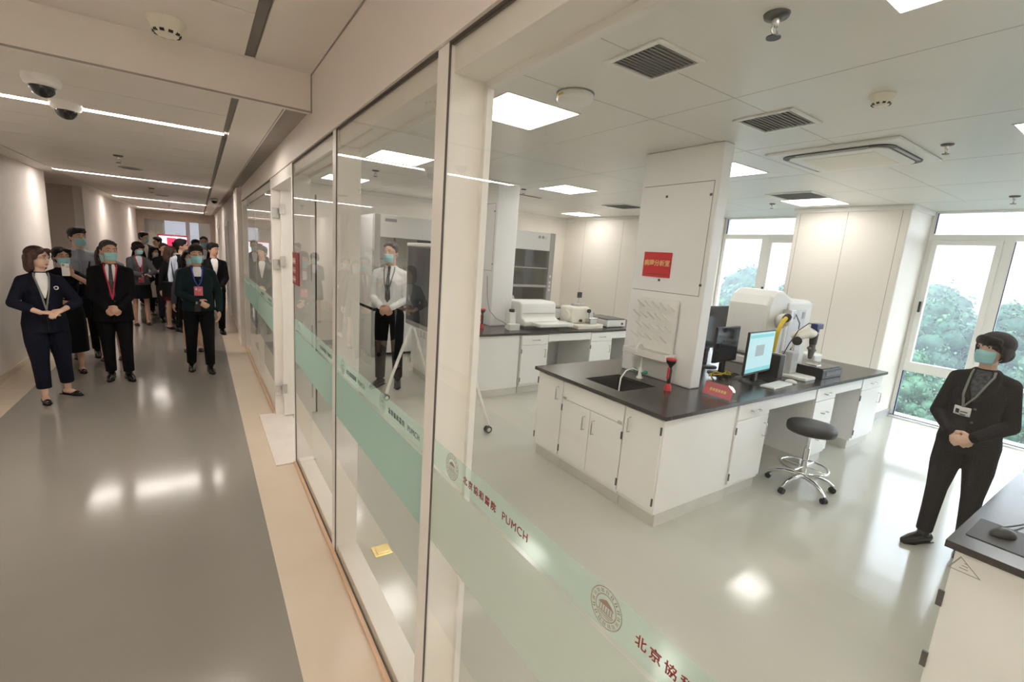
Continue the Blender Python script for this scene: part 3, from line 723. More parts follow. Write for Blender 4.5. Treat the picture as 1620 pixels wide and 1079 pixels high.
# ================================================================== FUME HOODS
def hood(label, x0, x1, y0=7.86, y1=8.95, h=2.45):
    w = x1-x0; d = y1-y0
    t = thing('fume_hood', label, 'fume hood', (x0, y0, 0), 0, 'fume hoods along the far wall')
    part('base_cabinet', MB().box(.04, w-.04, .05, d, .06, .82), M['cab'], t, bevel=.004)
    for i in range(2):
        o = part('door', MB().box(.07+i*(w-.14)/2, .06+(i+1)*(w-.14)/2, .03, .049, .1, .78), M['cab'], t, bevel=.004)
        part('handle', MB().tube([(w/2+(-.05 if i == 0 else .05), .03, .42), (w/2+(-.05 if i == 0 else .05), .0, .42), (w/2+(-.05 if i == 0 else .05), .0, .56), (w/2+(-.05 if i == 0 else .05), .03, .56)], .006, 8), M['steel'], o)
    part('worktop', MB().box(0, w, -.02, d, .82, .87), M['top_black'], t)
    part('side_panel', MB().box(0, .03, .10, d, 0, h), M['cab'], t, bevel=.003); part('side_panel', MB().box(w-.03, w, .10, d, 0, h), M['cab'], t, bevel=.003)
    part('corner_post', MB().box(0, .10, -.01, .10, .0, h), M['grey_mid'], t, bevel=.008)
    p = part('corner_post', MB().box(w-.13, w, -.01, .10, .0, h), M['grey_mid'], t, bevel=.008)
    for z in (1.55, 1.42, 1.34, 1.26): part('socket', MB().box(w-.09, w-.05, -.016, -.01, z-.025, z+.025), M['plastic_white'], p)
    hd = part('header', MB().box(.10, w-.13, 0, .10, 2.08, h).box(.03, w-.03, .1, d, h-.03, h), M['cab'], t, bevel=.004)
    part('name_plate', MB().box(.18, .38, -.006, 0, h-.11, h-.06), M['grey'], hd)
    for k in range(3): part('gauge', MB().tube([(w-.42+k*.09, -.008, h-.10), (w-.42+k*.09, 0, h-.10)], .03, 16), M['grey_mid'] if k < 2 else M['plastic_white'], hd)
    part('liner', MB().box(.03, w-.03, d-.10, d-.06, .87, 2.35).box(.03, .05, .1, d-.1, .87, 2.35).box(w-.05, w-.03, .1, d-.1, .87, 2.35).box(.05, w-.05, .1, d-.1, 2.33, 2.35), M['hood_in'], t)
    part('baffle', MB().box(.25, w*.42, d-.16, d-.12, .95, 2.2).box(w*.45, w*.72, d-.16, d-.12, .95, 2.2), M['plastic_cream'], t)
    part('sash', MB().box(.10, w-.13, .03, .038, 1.35, 2.08), M['clear'], t)
    part('sash_rail', MB().box(.10, w-.13, .015, .05, 1.31, 1.36).box(.10, w-.13, .02, .045, 1.70, 1.725), M['grey_mid'], t, bevel=.004)
    part('airfoil', MB().box(.10, w-.13, -.03, .06, .87, .90), M['grey_mid'], t, bevel=.008)
    return t
hood('grey and white fume hood behind the man in the white shirt', 2.44, 4.02)
hood('grey and white fume hood in the far corner beyond the rear bench', 4.72, 6.30)
solo('plastic_bag', fuse(MB().ell((5.33, 8.12, .97), (.13, .10, .10)).ell((5.42, 8.1, 1.04), (.09, .08, .09)).ell((5.25, 8.14, .95), (.09, .08, .07)), .012), M['paper'], 'crumpled white plastic bag inside the far corner fume hood', 'bag')
solo('cloth_pack', MB().prism(rrect(5.48, 5.72, 8.02, 8.18, .03), .871, .98, 'z'), mat('pink', (.72, .40, .45), .6), 'pink pack beside the white bag inside the far corner fume hood', 'pack', bevel=.02)
# ================================================================== ROLLING SCREEN
t = thing('display_stand', 'large dark touch screen on a white rolling stand behind the glass', 'screen stand', (2.2, 4.80, 0))
part('screen_housing', MB().box(-.03, .05, -.84, .84, .97, 1.975), M['grey'], t, bevel=.008)
part('screen', MB().box(-.034, -.03, -.80, .80, 1.03, 1.93), M['screen_off'], t)
part('top_rail', MB().box(-.045, .055, -.82, .82, 1.945, 1.985), M['plastic_white'], t, bevel=.006)
part('back_box', MB().box(.05, .085, -.6, .6, 1.1, 1.8), M['grey'], t, bevel=.01)
for s in (-1, 1):
    f = part('stand_frame', MB().tube([(0, s*.70, .97), (.02, s*.70, .93)], .02, 10, ball=True).tube([(.02, s*.70, .95), (.24, s*.735, .36), (.33, s*.75, .10)], .020, 10, ball=True).tube([(.0, s*.70, .95), (-.22, s*.70, .36), (-.30, s*.70, .10)], .020, 10, ball=True), M['plastic_white'], t)
    for x, yy in ((.335, .752), (-.305, .70)):
        c = part('caster', MB().tube([(x, s*yy, .11), (x, s*yy, .075)], .012, 8, ball=True).tube([(x, s*yy-.024, .04), (x, s*yy+.024, .04)], .040, 18), M['dark_metal'], f)
        part('hub_cap', MB().tube([(x, s*yy-.027, .04), (x, s*yy+.027, .04)], .022, 14), M['chrome'], f)
part('cross_bar', MB().tube([(.01, -.72, .96), (.01, .72, .96)], .018, 10), M['plastic_white'], t)
# ================================================================== STOOL
t = thing('lab_stool', 'round black padded stool on a chrome five-star base by the island', 'stool', (4.60, 1.83, 0))
t.location = (4.50, 1.73, 0)
part('seat', MB().lathe((0, 0, 0), [(.15, .545), (.19, .552), (.197, .575), (.195, .61), (.182, .625), (.12, .632), (.002, .634)], 40), M['black_soft'], t)
part('seat_plate', MB().cyl((0, 0), .09, .525, .547), M['black'], t)
part('height_lever', MB().tube([(.05, -.03, .535), (.15, -.06, .52), (.18, -.065, .495)], .007, 8, ball=True), M['black'], t)
part('gas_lift', MB().cyl((0, 0), .014, .30, .53).cyl((0, 0), .025, .12, .40), M['chrome'], t)
part('foot_ring', MB().torus((0, 0, .22), .19, .010, 36).tube([(-.19, 0, .22), (.19, 0, .22)], .008, 8).tube([(0, -.19, .22), (0, .19, .22)], .008, 8), M['chrome'], t)
for k in range(5):
    a = 2*pi*k/5+.5; c, s = cos(a), sin(a)
    l = part('leg', MB().tube([(.02*c, .02*s, .13), (.14*c, .14*s, .125), (.22*c, .22*s, .10), (.27*c, .27*s, .065)], [.020, .018, .015, .013], 10, ball=True), M['chrome'], t)
    part('caster', MB().tube([(.27*c-.02*s, .27*s+.02*c, .026), (.27*c+.02*s, .27*s-.02*c, .026)], .026, 14).tube([(.27*c, .27*s, .07), (.27*c, .27*s, .04)], .010, 8), M['black'], l)
# ---- small things by the glass
t = thing('floor_socket', 'shiny brass floor socket plate on the lab floor inside the glass', 'floor socket', (.89, 2.60, 0))
part('plate', MB().box(-.055, .055, -.055, .055, 0, .006), M['brass'], t, bevel=.002); part('lid', MB().box(-.035, .035, -.035, .035, .006, .010), M['brass'], t, bevel=.002)
t = thing('door_plaque', 'dark red plaque with white lettering on the glass by the door', 'sign', (.618, 3.98, 1.69))
part('plate', MB().box(0, .008, -.16, .12, -.125, .125), M['red_deep'], t, bevel=.002)
b = MB()
random.seed(5)
for r in range(3):
    for c in range(3): b.box(-.0012, 0, -.02+.045*r, .012+.045*r, .05-.07*c, .06-.07*c).box(-.0012, 0, -.008+.045*r, .002+.045*r, .035-.07*c, .08-.07*c)
part('lettering', b, M['paper'], t)
# ================================================================== CEILING FITTINGS
def panel_light(label, x, y, z=ZC, s=.60):
    t = thing('ceiling_panel_light', label, 'ceiling light', (x, y, z), 0, 'square panel lights in the lab ceiling')
    b = MB(); h = s/2
    b.box(-h-.012, h+.012, -h-.012, -h, -.006, .0); b.box(-h-.012, h+.012, h, h+.012, -.006, .0); b.box(-h-.012, -h, -h, h, -.006, .0); b.box(h, h+.012, -h, h, -.006, .0)
    part('frame', b, M['plastic_white'], t)
    part('diffuser', MB().box(-h, h, -h, h, -.003, .0), M['lamp_panel'], t)
    return t
gx, gy = [1.97, 4.52, 6.98], [.55, 2.99, 5.45, 7.90]
lab = {(0,0): 'bright square ceiling light at the top edge, nearest the camera', (0,1): 'bright square ceiling light next to the round white disc by the glass post',
 (0,2): 'square ceiling light seen above the man in the white shirt', (0,3): 'square ceiling light farthest along the glass wall near the fume hood',
 (1,0): 'square ceiling light at the right edge of the picture above the woman in black', (1,1): 'square ceiling light partly behind the front service column',
 (1,2): 'square ceiling light above the rear bench left of the front column', (1,3): 'square ceiling light near the far wall behind the rear column',
 (2,0): 'square ceiling light by the right window just past the picture edge', (2,1): 'square ceiling light beside the square vent near the window wall',
 (2,2): 'square ceiling light over the far end of the rear bench', (2,3): 'square ceiling light in the far corner above the fume hood'}
for i, x in enumerate(gx):
    for j, y in enumerate(gy):
        panel_light(lab[(i, j)], x, y if not (i == 2 and j == 1) else 3.18)
for x in gx[:2]: panel_light('square ceiling light over the near bench end of the lab', x, -1.7)
def vent(label, x, y, s=.34, n=12):
    t = thing('ceiling_vent', label, 'air vent', (x, y, ZC), 0, 'grey slatted vents in the lab ceiling')
    h = s/2; b = MB()
    b.box(-h-.03, h+.03, -h-.03, -h, -.012, .0); b.box(-h-.03, h+.03, h, h+.03, -.012, .0); b.box(-h-.03, -h, -h, h, -.012, .0); b.box(h, h+.03, -h, h, -.012, .0)
    part('frame', b, M['plastic_white'], t, bevel=.003)
    b = MB()
    for k in range(n):
        q = -h+(k+.5)*s/n; w = s/n*.32
        b.add([(-h, q-w, -.010), (h, q-w, -.010), (h, q+w, -.003), (-h, q+w, -.003), (-h, q-w, -.012), (h, q-w, -.012), (h, q+w, -.005), (-h, q+w, -.005)], [(0,1,2,3), (7,6,5,4), (0,4,5,1), (2,6,7,3), (1,5,6,2), (3,7,4,0)])
    part('slats', b, M['grey_mid'], t); part('backing', MB().box(-h, h, -h, h, -.0022, 0), M['grey'], t)
    return t
vent('square slatted vent nearest the camera beside the sprinkler head', 1.96, 1.77, .30)
vent('square slatted vent between the front vent and the round-cornered air conditioner', 3.27, 1.82, .34)
vent('grey vent touching the square light near the window wall', 6.36, 3.10, .50)
vent('grey vent seen edge-on over the rear bench left of the front column', 6.3, 6.0, .50)
t = thing('slot_vent', 'narrow dark slot vent in the ceiling near the rear column', 'air vent', (4.55, 6.55, ZC), radians(6))
part('frame', MB().box(-.36, .36, -.05, .05, -.008, 0), M['plastic_white'], t); part('slot', MB().box(-.34, .34, -.03, .03, -.012, -.006), M['black'], t)
t = thing('ceiling_air_conditioner', 'square ceiling air conditioner with a dark rounded slot and beige grille', 'air conditioner', (4.57, 1.86, ZC))
part('cover', MB().box(-.475, .475, -.475, .475, -.022, 0), M['plastic_white'], t, bevel=.008)
part('air_slot', MB().prism(rrect(-.40, .40, -.40, .40, .12, 8), -.030, -.020, 'z'), M['black'], t)
part('inner_plate', MB().prism(rrect(-.355, .355, -.355, .355, .09, 8), -.042, -.028, 'z'), M['plastic_white'], t, bevel=.006)
part('grille', MB().box(-.26, .26, -.26, .26, -.045, -.040), M['plastic_cream'], t, bevel=.003)
b = MB()
for k in range(4):
    a = k*pi/2; R = Matrix.Rotation(a, 4, 'Z'); b.M = R; b.box(-.26, .26, -.395, -.372, -.034, -.028)
part('vane', b, M['grey_mid'], t)
t = thing('ceiling_disc', 'round white disc unit on the lab ceiling beside the bright square light', 'access point', (1.99, 2.41, ZC))
part('housing', MB().lathe((0, 0, 0), [(.10, 0), (.115, -.012), (.115, -.038), (.10, -.052), (.002, -.054)], 32), M['plastic_white'], t); part('rim', MB().lathe((0, 0, 0), [(.112, 0), (.118, 0), (.118, -.006), (.112, -.006)], 32), M['grey'], t); part('label_dot', MB().box(-.117, -.113, -.02, .02, -.034, -.02), M['yellow'], t)
def sprinkler(label, x, y, z, s=1.0):
    t = thing('ceiling_sprinkler', label, 'sprinkler', (x, y, z), 0, 'ceiling sprinkler heads')
    part('escutcheon', MB().lathe((0, 0, 0), [(.040*s, 0), (.036*s, -.010*s), (.015*s, -.014*s)], 20), M['dark_metal'], t)
    part('nozzle', MB().lathe((0, 0, 0), [(.012*s, -.012*s), (.012*s, -.035*s), (.007*s, -.04*s)], 12).tube([(-.012*s, 0, -.035*s), (-.018*s, 0, -.052*s), (0, 0, -.066*s)], .003*s, 6).tube([(.012*s, 0, -.035*s), (.018*s, 0, -.052*s), (0, 0, -.066*s)], .003*s, 6), M['steel'], t)
    part('deflector', MB().cyl((0, 0), .022*s, -.070*s, -.066*s, 16), M['dark_metal'], t)
    return t
sprinkler('sprinkler head on the lab ceiling right of the nearest square vent', 1.96, 1.16, ZC, 1.25)
sprinkler('sprinkler head right of the round-cornered air conditioner', 4.54, 1.24, ZC)
sprinkler('sprinkler head near the right window head', 7.29, 1.33, ZC, 1.2)
sprinkler('sprinkler head near the window wall left of the vent', 6.93, 3.72, ZC)
sprinkler('small sprinkler head above the rear bench by the slot vent', 4.15, 6.05, ZC)
sprinkler('sprinkler head seen over the man in the white shirt', 2.05, 6.6, ZC, 1.2)
def detector(label, x, y, z, s=1.0):
    t = thing('smoke_detector', label, 'smoke detector', (x, y, z), 0, 'round ceiling smoke detectors')
    part('housing', MB().lathe((0, 0, 0), [(.062*s, 0), (.062*s, -.012*s), (.052*s, -.022*s), (.046*s, -.045*s), (.034*s, -.055*s), (.002, -.056*s)], 28), M['plastic_cream'], t)
    b = MB()
    for k in range(10):
        a = 2*pi*k/10; b.M = Matrix.Rotation(a, 4, 'Z'); b.box(.030*s, .046*s, -.007*s, .007*s, -.052*s, -.042*s)
    part('sensor_openings', b, M['black'], t)
    return t
detector('cream smoke detector on the lab ceiling above the air conditioner', 3.19, 1.20, ZC)
detector('cream smoke detector on the near corridor ceiling panel', -.09, 3.10, ZN, 1.3)
def dome(label, x, y):
    t = thing('ceiling_camera', label, 'security camera', (x, y, ZF), 0, 'dome cameras on the corridor ceiling')
    part('base', MB().lathe((0, 0, 0), [(.085, 0), (.085, -.02), (.078, -.045), (.062, -.055)], 28), M['plastic_white'], t)
    d = MB().ell((0, 0, -.055), (.058, .058, .055), 24, 14); part('dome', d, M['black_gloss'], t)
    return t
dome('dome camera nearer to the step of the corridor ceiling', -.70, 3.86); dome('dome camera overlapping the nearest corridor light strip', -.71, 4.50)
t = dome('small dark dome camera at the far right of the corridor ceiling', .33, 12.7)
for i, y in enumerate(strips):
    t = thing('strip_light', ['nearest bright light strip across the corridor ceiling', 'second light strip across the corridor ceiling', 'third light strip across the corridor ceiling', 'farthest light strip before the portal'][i], 'ceiling light', (-.78, y, ZF), 0, 'light strips across the corridor')
    part('trim', MB().box(-.99, .985, -.052, -.046, 0, .02).box(-.99, .985, .046, .052, 0, .02), M['corr_ceil'], t)
    part('diffuser', MB().box(-.985, .98, -.045, .045, .004, .02), M['lamp_strip'], t)
for y, l in ((-.5, 'light strip on the near corridor ceiling behind the camera'), (-1.9, 'light strip on the near corridor ceiling at the back wall')):
    t = thing('strip_light', l, 'ceiling light', (-.75, y, ZN), 0, 'light strips across the corridor')
    part('diffuser', MB().box(-1.0, 1.0, -.045, .045, -.003, .02), M['lamp_strip'], t)
for (x, y, l) in ((-.72, 7.1, 'sprinkler head on the corridor ceiling between the first two light strips'), (-.72, 11.7, 'sprinkler head on the corridor ceiling beyond the second light strip'), (-.70, 17.8, 'sprinkler head on the corridor ceiling beyond the third light strip')): sprinkler(l, x, y, ZF, 1.2)
def speaker(label, x, y, s=1):
    t = thing('ceiling_speaker', label, 'ceiling speaker', (x, y, ZF), 0, 'round dark grilles on the corridor ceiling')
    part('ring', MB().lathe((0, 0, 0), [(.13*s, 0), (.13*s, -.008), (.11*s, -.010), (.002, -.010)], 28), M['grey_mid'], t); part('grille', MB().cyl((0, 0), .10*s, -.013, -.009, 28), M['slot'], t)
speaker('round dark grille in the corridor ceiling before the second light strip', -.72, 8.3); speaker('round dark grille in the corridor ceiling before the third light strip', -.66, 13.6); speaker('round dark grille in the corridor ceiling before the farthest light strip', -.62, 20.2)
# ---- corridor end: exhibition screen with red border
t = thing('notice_screen', 'red-framed bright information screen at the far corridor end', 'screen', (-.85, 23.2, 0))
part('frame', MB().box(-.50, .50, 0, .05, 1.02, 1.80), mat('frame_red', (.45, .06, .10), .4), t, bevel=.01)
s = part('screen', MB().box(-.45, .45, -.004, 0, 1.08, 1.74), emit('screen_bright', (.72, .80, .86), .42), t)
part('red_banner', MB().box(-.20, .10, -.007, -.004, 1.2, 1.68), emit('screen_red', (.70, .03, .10), .4), s)
part('stand', MB().box(-.4, -.36, .01, .05, 0, 1.02).box(.36, .40, .01, .05, 0, 1.02).box(-.45, .45, -.15, .2, 0, .03), M['grey'], t)
t = thing('lobby_cabinet', 'tall cream cabinet in the lobby beyond the portal', 'cabinet', (-1.6, 26.9, 0))
part('body', MB().box(-.28, .28, 0, .5, 0, 2.3), M['plastic_cream'], t, bevel=.01); part('door', MB().box(-.26, -.01, -.02, 0, .1, 2.25), M['plastic_cream'], t, bevel=.004); part('door', MB().box(.01, .26, -.02, 0, .1, 2.25), M['plastic_cream'], t, bevel=.004)

# ================================================================== OUTDOORS
leafA = mat('leaf_dark', (.030, .085, .050), .8, vary=.6, vscale=5, bump=1, bscale=9); leafB = mat('leaf_mid', (.05, .12, .065), .8, vary=.6, vscale=5, bump=1, bscale=9); leafC = mat('leaf_light', (.09, .19, .09), .7, vary=.5, vscale=4); bark = mat('bark', (.14, .11, .09), .9)
GZ = -4.0
def tree_mesh(seed):
    rnd = random.Random(seed); b = MB()
    import mathutils.noise as nz
    for k in range(120):
        a = rnd.random()*2*pi; h = rnd.random(); rad = (1-h**1.6)*.95+.15
        q = sqrt(rnd.random())*rad*1.0; r = .12+rnd.random()*.20
        i0 = len(b.v); b.ell((q*cos(a), q*sin(a), h*2.6), (r, r, r*.9), 12, 8)
        c = V((q*cos(a), q*sin(a), h*2.6))
        for i in range(i0, len(b.v)):
            p = V(b.v[i]); d = (p-c); n = nz.noise(p*4+V((seed, 0, 0)))*.22
            b.v[i] = tuple(c+d*(1+n))
    n0 = len(b.v)
    for i in range(20000):          # leaves standing off the crown surface
        p = V(b.v[rnd.randrange(n0)]) ; e = V((rnd.gauss(0, 1), rnd.gauss(0, 1), rnd.gauss(0, 1))).normalized()
        p = p+e*rnd.random()*.16; t1 = e.orthogonal().normalized(); t2 = e.cross(t1); q = .026+rnd.random()*.034
        b.mi = 1 if rnd.random() < .45 else 0
        b.add([p-t1*q, p-t2*q*.6, p+t1*q, p+t2*q*.6], [(0, 1, 2, 3)])
    b.mi = 0
    return b
crowns = [tree_mesh(s).mesh('crown') for s in (11, 12, 13)]
trunk = MB().tube([(0, 0, -3), (.05, .02, -1), (0, .05, .6)], [.22, .17, .12], 10).mesh('trunk')
for i, c in enumerate(crowns): c.materials.append((leafA, leafB, leafA)[i]); c.materials.append((leafC))
trunk.materials.append(bark)
rt = random.Random(21)
spots = []
for k in range(10): spots.append((20+rt.random()*4, -6.5+k*3.0+rt.random()*1.2, .95+rt.random()*.25, .35))
for k in range(13): spots.append((33+rt.random()*6, -9+k*3.4+rt.random()*1.6, 2.1+rt.random()*.5, -.3))
for k in range(11): spots.append((48+rt.random()*8, -16+k*6.6+rt.random()*3, 4.6+rt.random()*1.4, 1.4))
lb = ['bushy green tree close below the windows', 'tall green tree standing farther off beyond the windows', 'pale distant tree on the hazy skyline beyond the windows']
for i, (x, y, s, top) in enumerate(spots):
    zt = top + rt.random()*1.2 + (1.0 if i >= 10 else -1.8)
    t = thing('leafy_tree', lb[0 if i < 10 else (1 if i < 23 else 2)], 'tree', (x, y, zt-2.9*s), rt.random()*6, ('trees close below the windows', 'trees farther off outside', 'skyline trees outside')[0 if i < 10 else (1 if i < 23 else 2)])
    t.scale = (s, s, s)
    o = bpy.data.objects.new('crown', crowns[i % 3]); COL.objects.link(o); o.parent = t
    o = bpy.data.objects.new('trunk', trunk); COL.objects.link(o); o.parent = t; o.scale = (1, 1, max(1, (zt-2.9*s-GZ)/(3*s)))
g = struct('ground_outside', MB().box(9.5, 400, -300, 300, GZ-.3, GZ), mat('outside_ground', (.09, .10, .085), .9, vary=.3, vscale=.2))
g = struct('road_outside', MB().box(21, 31, -60, 60, GZ, GZ+.03), mat('asphalt', (.085, .075, .09), .8))

hz = bpy.data.materials.new('haze'); hz.use_nodes = True; n_ = hz.node_tree; n_.nodes.remove(n_.nodes['Principled BSDF'])
vsn = n_.nodes.new('ShaderNodeVolumeScatter'); vsn.inputs['Color'].default_value = (.85, .93, 1, 1); vsn.inputs['Density'].default_value = .0065; vsn.inputs['Anisotropy'].default_value = .2
n_.links.new(vsn.outputs[0], n_.nodes['Material Output'].inputs['Volume'])
o = struct('haze_outside', MB().box(9.2, 240, -160, 160, GZ-.1, 30), hz)
# ================================================================== WORLD, CAMERA, COLOUR
w = bpy.data.worlds.new('sky'); SC.world = w; w.use_nodes = True
nt = w.node_tree; bg = nt.nodes['Background']
tc = nt.nodes.new('ShaderNodeTexCoord'); sep = nt.nodes.new('ShaderNodeSeparateXYZ'); cr = nt.nodes.new('ShaderNodeValToRGB')
nt.links.new(tc.outputs['Generated'], sep.inputs[0]); nt.links.new(sep.outputs['Z'], cr.inputs['Fac'])
cr.color_ramp.elements[0].position = 0.0; cr.color_ramp.elements[0].color = (.88, .87, .92, 1)
cr.color_ramp.elements[1].position = .35; cr.color_ramp.elements[1].color = (.85, .93, 1, 1)
nt.links.new(cr.outputs['Color'], bg.inputs['Color']); bg.inputs['Strength'].default_value = 4.0
cam = bpy.data.cameras.new('camera'); co = bpy.data.objects.new('camera', cam); COL.objects.link(co)
yaw, pit, roll, F = .599826, -.179525, .0729336, 729.52
fw = V((sin(yaw)*cos(pit), cos(yaw)*cos(pit), sin(pit))); r = V((cos(yaw), -sin(yaw), 0)); u = r.cross(fw)
r2 = r*cos(roll)+u*sin(roll); u2 = u*cos(roll)-r*sin(roll)
co.matrix_world = Matrix(((r2.x, u2.x, -fw.x, 0), (r2.y, u2.y, -fw.y, 0), (r2.z, u2.z, -fw.z, 1.9), (0, 0, 0, 1)))
cam.sensor_fit = 'HORIZONTAL'; cam.sensor_width = 36; cam.lens = F/1620*36; cam.clip_start = .05; cam.clip_end = 1000
SC.camera = co
vs = SC.view_settings
SC.display_settings.display_device = 'sRGB'; vs.view_transform = 'Standard'; vs.look = 'None'; vs.gamma = 1; vs.use_curve_mapping = False; vs.exposure = 0.95
cy = SC.cycles
cy.max_bounces = 10; cy.diffuse_bounces = 5; cy.glossy_bounces = 4; cy.transparent_max_bounces = 24; cy.transmission_bounces = 6
cy.caustics_reflective = False; cy.caustics_refractive = False; cy.sample_clamp_indirect = 6.0
cy.use_denoising = True
# ================================================================== PEOPLE
def cloth(name, col, rough=.8, vary=.10, vs=25, bump=.0): return mat(name, col, rough, vary=vary, vscale=6, bump=bump, bscale=18, spec=.12)
K = {}
K['skin'] = mat('skin', (.60, .36, .25), .5, vary=.06, vscale=14)
K['print'] = mat('print_shirt', (.05, .055, .06), .7, vary=.95, vscale=45)
K['skin_pale'] = mat('skin_pale', (.64, .42, .31), .5, vary=.05, vscale=14)
K['hair_black'] = mat('hair_black', (.010, .008, .008), .55, spec=.25, vary=.5, vscale=60, bump=.4, bscale=120, stretch=(3, 3, .4))
K['hair_brown'] = mat('hair_brown', (.055, .022, .014), .42, vary=.5, vscale=60, bump=.4, bscale=120, stretch=(3, 3, .4))
K['hair_grey'] = mat('hair_grey', (.045, .042, .040), .6, spec=.25, vary=.5, vscale=60, bump=.3, bscale=120)
K['navy'] = cloth('navy', (.010, .011, .020)); K['black'] = cloth('cloth_black', (.007, .007, .008)); K['black_grey'] = cloth('cloth_charcoal', (.011, .0105, .012))
K['dark_green'] = cloth('cloth_green', (.010, .022, .024)); K['grey'] = cloth('cloth_grey', (.085, .09, .10)); K['white'] = cloth('cloth_white', (.84, .83, .82))
K['blue_shirt'] = cloth('cloth_blue', (.34, .37, .43)); K['cream'] = cloth('cloth_cream', (.62, .58, .52)); K['trouser_grey'] = cloth('trouser_grey', (.030, .030, .034)); K['wine'] = cloth('cloth_wine', (.10, .012, .016)); K['light_blue'] = cloth('cloth_light_blue', (.55, .60, .72))
K['shoe'] = mat('shoe_black', (.010, .009, .009), .25, vary=.1); K['shoe_white'] = mat('shoe_white', (.7, .7, .68), .5); K['shoe_brown'] = mat('shoe_brown', (.06, .025, .018), .4)
K['mask'] = mat('mask_blue', (.34, .66, .70), .8, vary=.06, vscale=30, bump=.5, bscale=30, stretch=(.1, .1, 3)); K['mask_white'] = mat('mask_white', (.70, .74, .78), .8)
K['eye'] = mat('eye_white', (.72, .69, .66), .25); K['iris'] = mat('iris', (.015, .010, .008), .1); K['lip'] = mat('lip', (.42, .13, .11), .4)
K['lan_red'] = mat('lanyard_red', (.60, .02, .05), .6); K['lan_blue'] = mat('lanyard_blue', (.04, .06, .40), .6); K['lan_grey'] = mat('lanyard_grey', (.20, .21, .19), .6)
K['badge_pink'] = mat('badge_pink', (.62, .12, .16), .4); K['badge_white'] = mat('badge_white', (.75, .75, .75), .4); K['tie_dark'] = mat('tie_dark', (.03, .03, .035), .6, vary=.5, vscale=40); K['tie_stripe'] = mat('tie_stripe', (.10, .10, .11), .6, vary=.7, vscale=45, stretch=(1, 1, 4))

def ik(sh, tgt, l1, l2, hint):
    d = tgt-sh; L = min(d.length, (l1+l2)*.995); d.normalize()
    a = (l1*l1-l2*l2+L*L)/(2*L); h = sqrt(max(0, l1*l1-a*a))
    hv = hint-d*hint.dot(d)
    hv = hv.normalized() if hv.length > 1e-6 else d.orthogonal()
    return sh+d*a+hv*h, sh+d*L
def hand(b, w, d, n, side, s, curl=.5, thumb_out=1.0):
    """palm, four unequal curled fingers and a thumb leaving the side of the palm; w wrist, d pointing direction, n back-of-hand normal"""
    d = d.normalized(); n = (n-d*n.dot(d)).normalized(); t = d.cross(n)*side      # t: towards the thumb side
    R = Matrix((t, d, n)).transposed()
    b.ell(w+d*.048*s, (.038*s, .054*s, .017*s), 14, 10, R)
    b.ell(w+d*.01*s, (.026*s, .03*s, .018*s), 12, 8, R)
    for k, (off, L) in enumerate(((.028, .072), (.010, .082), (-.009, .076), (-.027, .060))):
        p = w+d*.088*s+t*off*s; dirn = (d+t*off*2.2).normalized(); pts = [p-dirn*.02*s]; ang = curl*.5
        for q in (.45, .32, .25):
            v = dirn*cos(ang)-n*sin(ang); pts.append(pts[-1]+v*(L*q+(.02 if q == .45 else 0))*s); ang += curl*.75
        b.chain(pts, [.0095*s, .0092*s, .0085*s, .0072*s], 8)
    p = w+d*.022*s+t*.030*s; dt = (d*.75+t*.75*thumb_out-n*.25*curl).normalized()
    p2 = p+dt*.038*s; dt2 = (d*1.0+t*.25*thumb_out-n*.4*curl).normalized()
    b.chain([p-dt*.012*s, p2, p2+dt2*.030*s], [.0125*s, .011*s, .0085*s], 8)
def drape(bvh, polys, off, thick=.0015, y0=-1.0, res=.012, back=False):
    """lay flat outlines (local x,z) on the front of a garment; returns a builder"""
    b = MB(); sg = 1 if not back else -1
    for poly in polys:
        # poly: list of (xl, xr, z) spans from top to bottom
        rows = []
        for (a, c) in zip(poly[:-1], poly[1:]):
            n = max(1, int(abs(a[2]-c[2])/res))
            for i in range(n): t = i/n; rows.append(tuple(a[j]+(c[j]-a[j])*t for j in range(3)))
        rows.append(poly[-1])
        m = max(2, int(max(abs(r[1]-r[0]) for r in rows)/res)+1)
        F, last = [], None
        for xl, xr, z in rows:
            row = []
            for j in range(m+1):
                x = xl+(xr-xl)*j/m
                h = bvh.ray_cast(V((x, sg*y0, z)), V((0, sg, 0)))
                y = h[0].y if h[0] is not None else (row[-1].y+sg*off if row else (F[-1][j].y+sg*off if F else 0))
                row.append(V((x, y-sg*off, z)))
            F.append(row)
        vs = [p for r in F for p in r]; n = len(vs); w = m+1
        vs += [p+V((0, sg*(thick+off*.9), 0)) for p in vs]
        fs = []
        R = len(F)
        for i in range(R-1):
            for j in range(m):
                q = (i*w+j, i*w+j+1, (i+1)*w+j+1, (i+1)*w+j); fs.append(q); fs.append(tuple(n+k for k in reversed(q)))
        rim = [j for j in range(w)]+[i*w+m for i in range(1, R)]+[(R-1)*w+j for j in range(m-1, -1, -1)]+[i*w for i in range(R-2, 0, -1)]
        for i in range(len(rim)):
            a, c = rim[i], rim[(i+1) % len(rim)]; fs.append((a, n+a, n+c, c))
        b.add(vs, fs, True)
    return b
def bvh_of(me): return BVHTree.FromPolygons([v.co.copy() for v in me.vertices], [tuple(p.vertices) for p in me.polygons])
def band(pts, w):
    """a strap given by centre points (x,z) as spans"""
    return [(x-w/2, x+w/2, z) for x, z in pts]

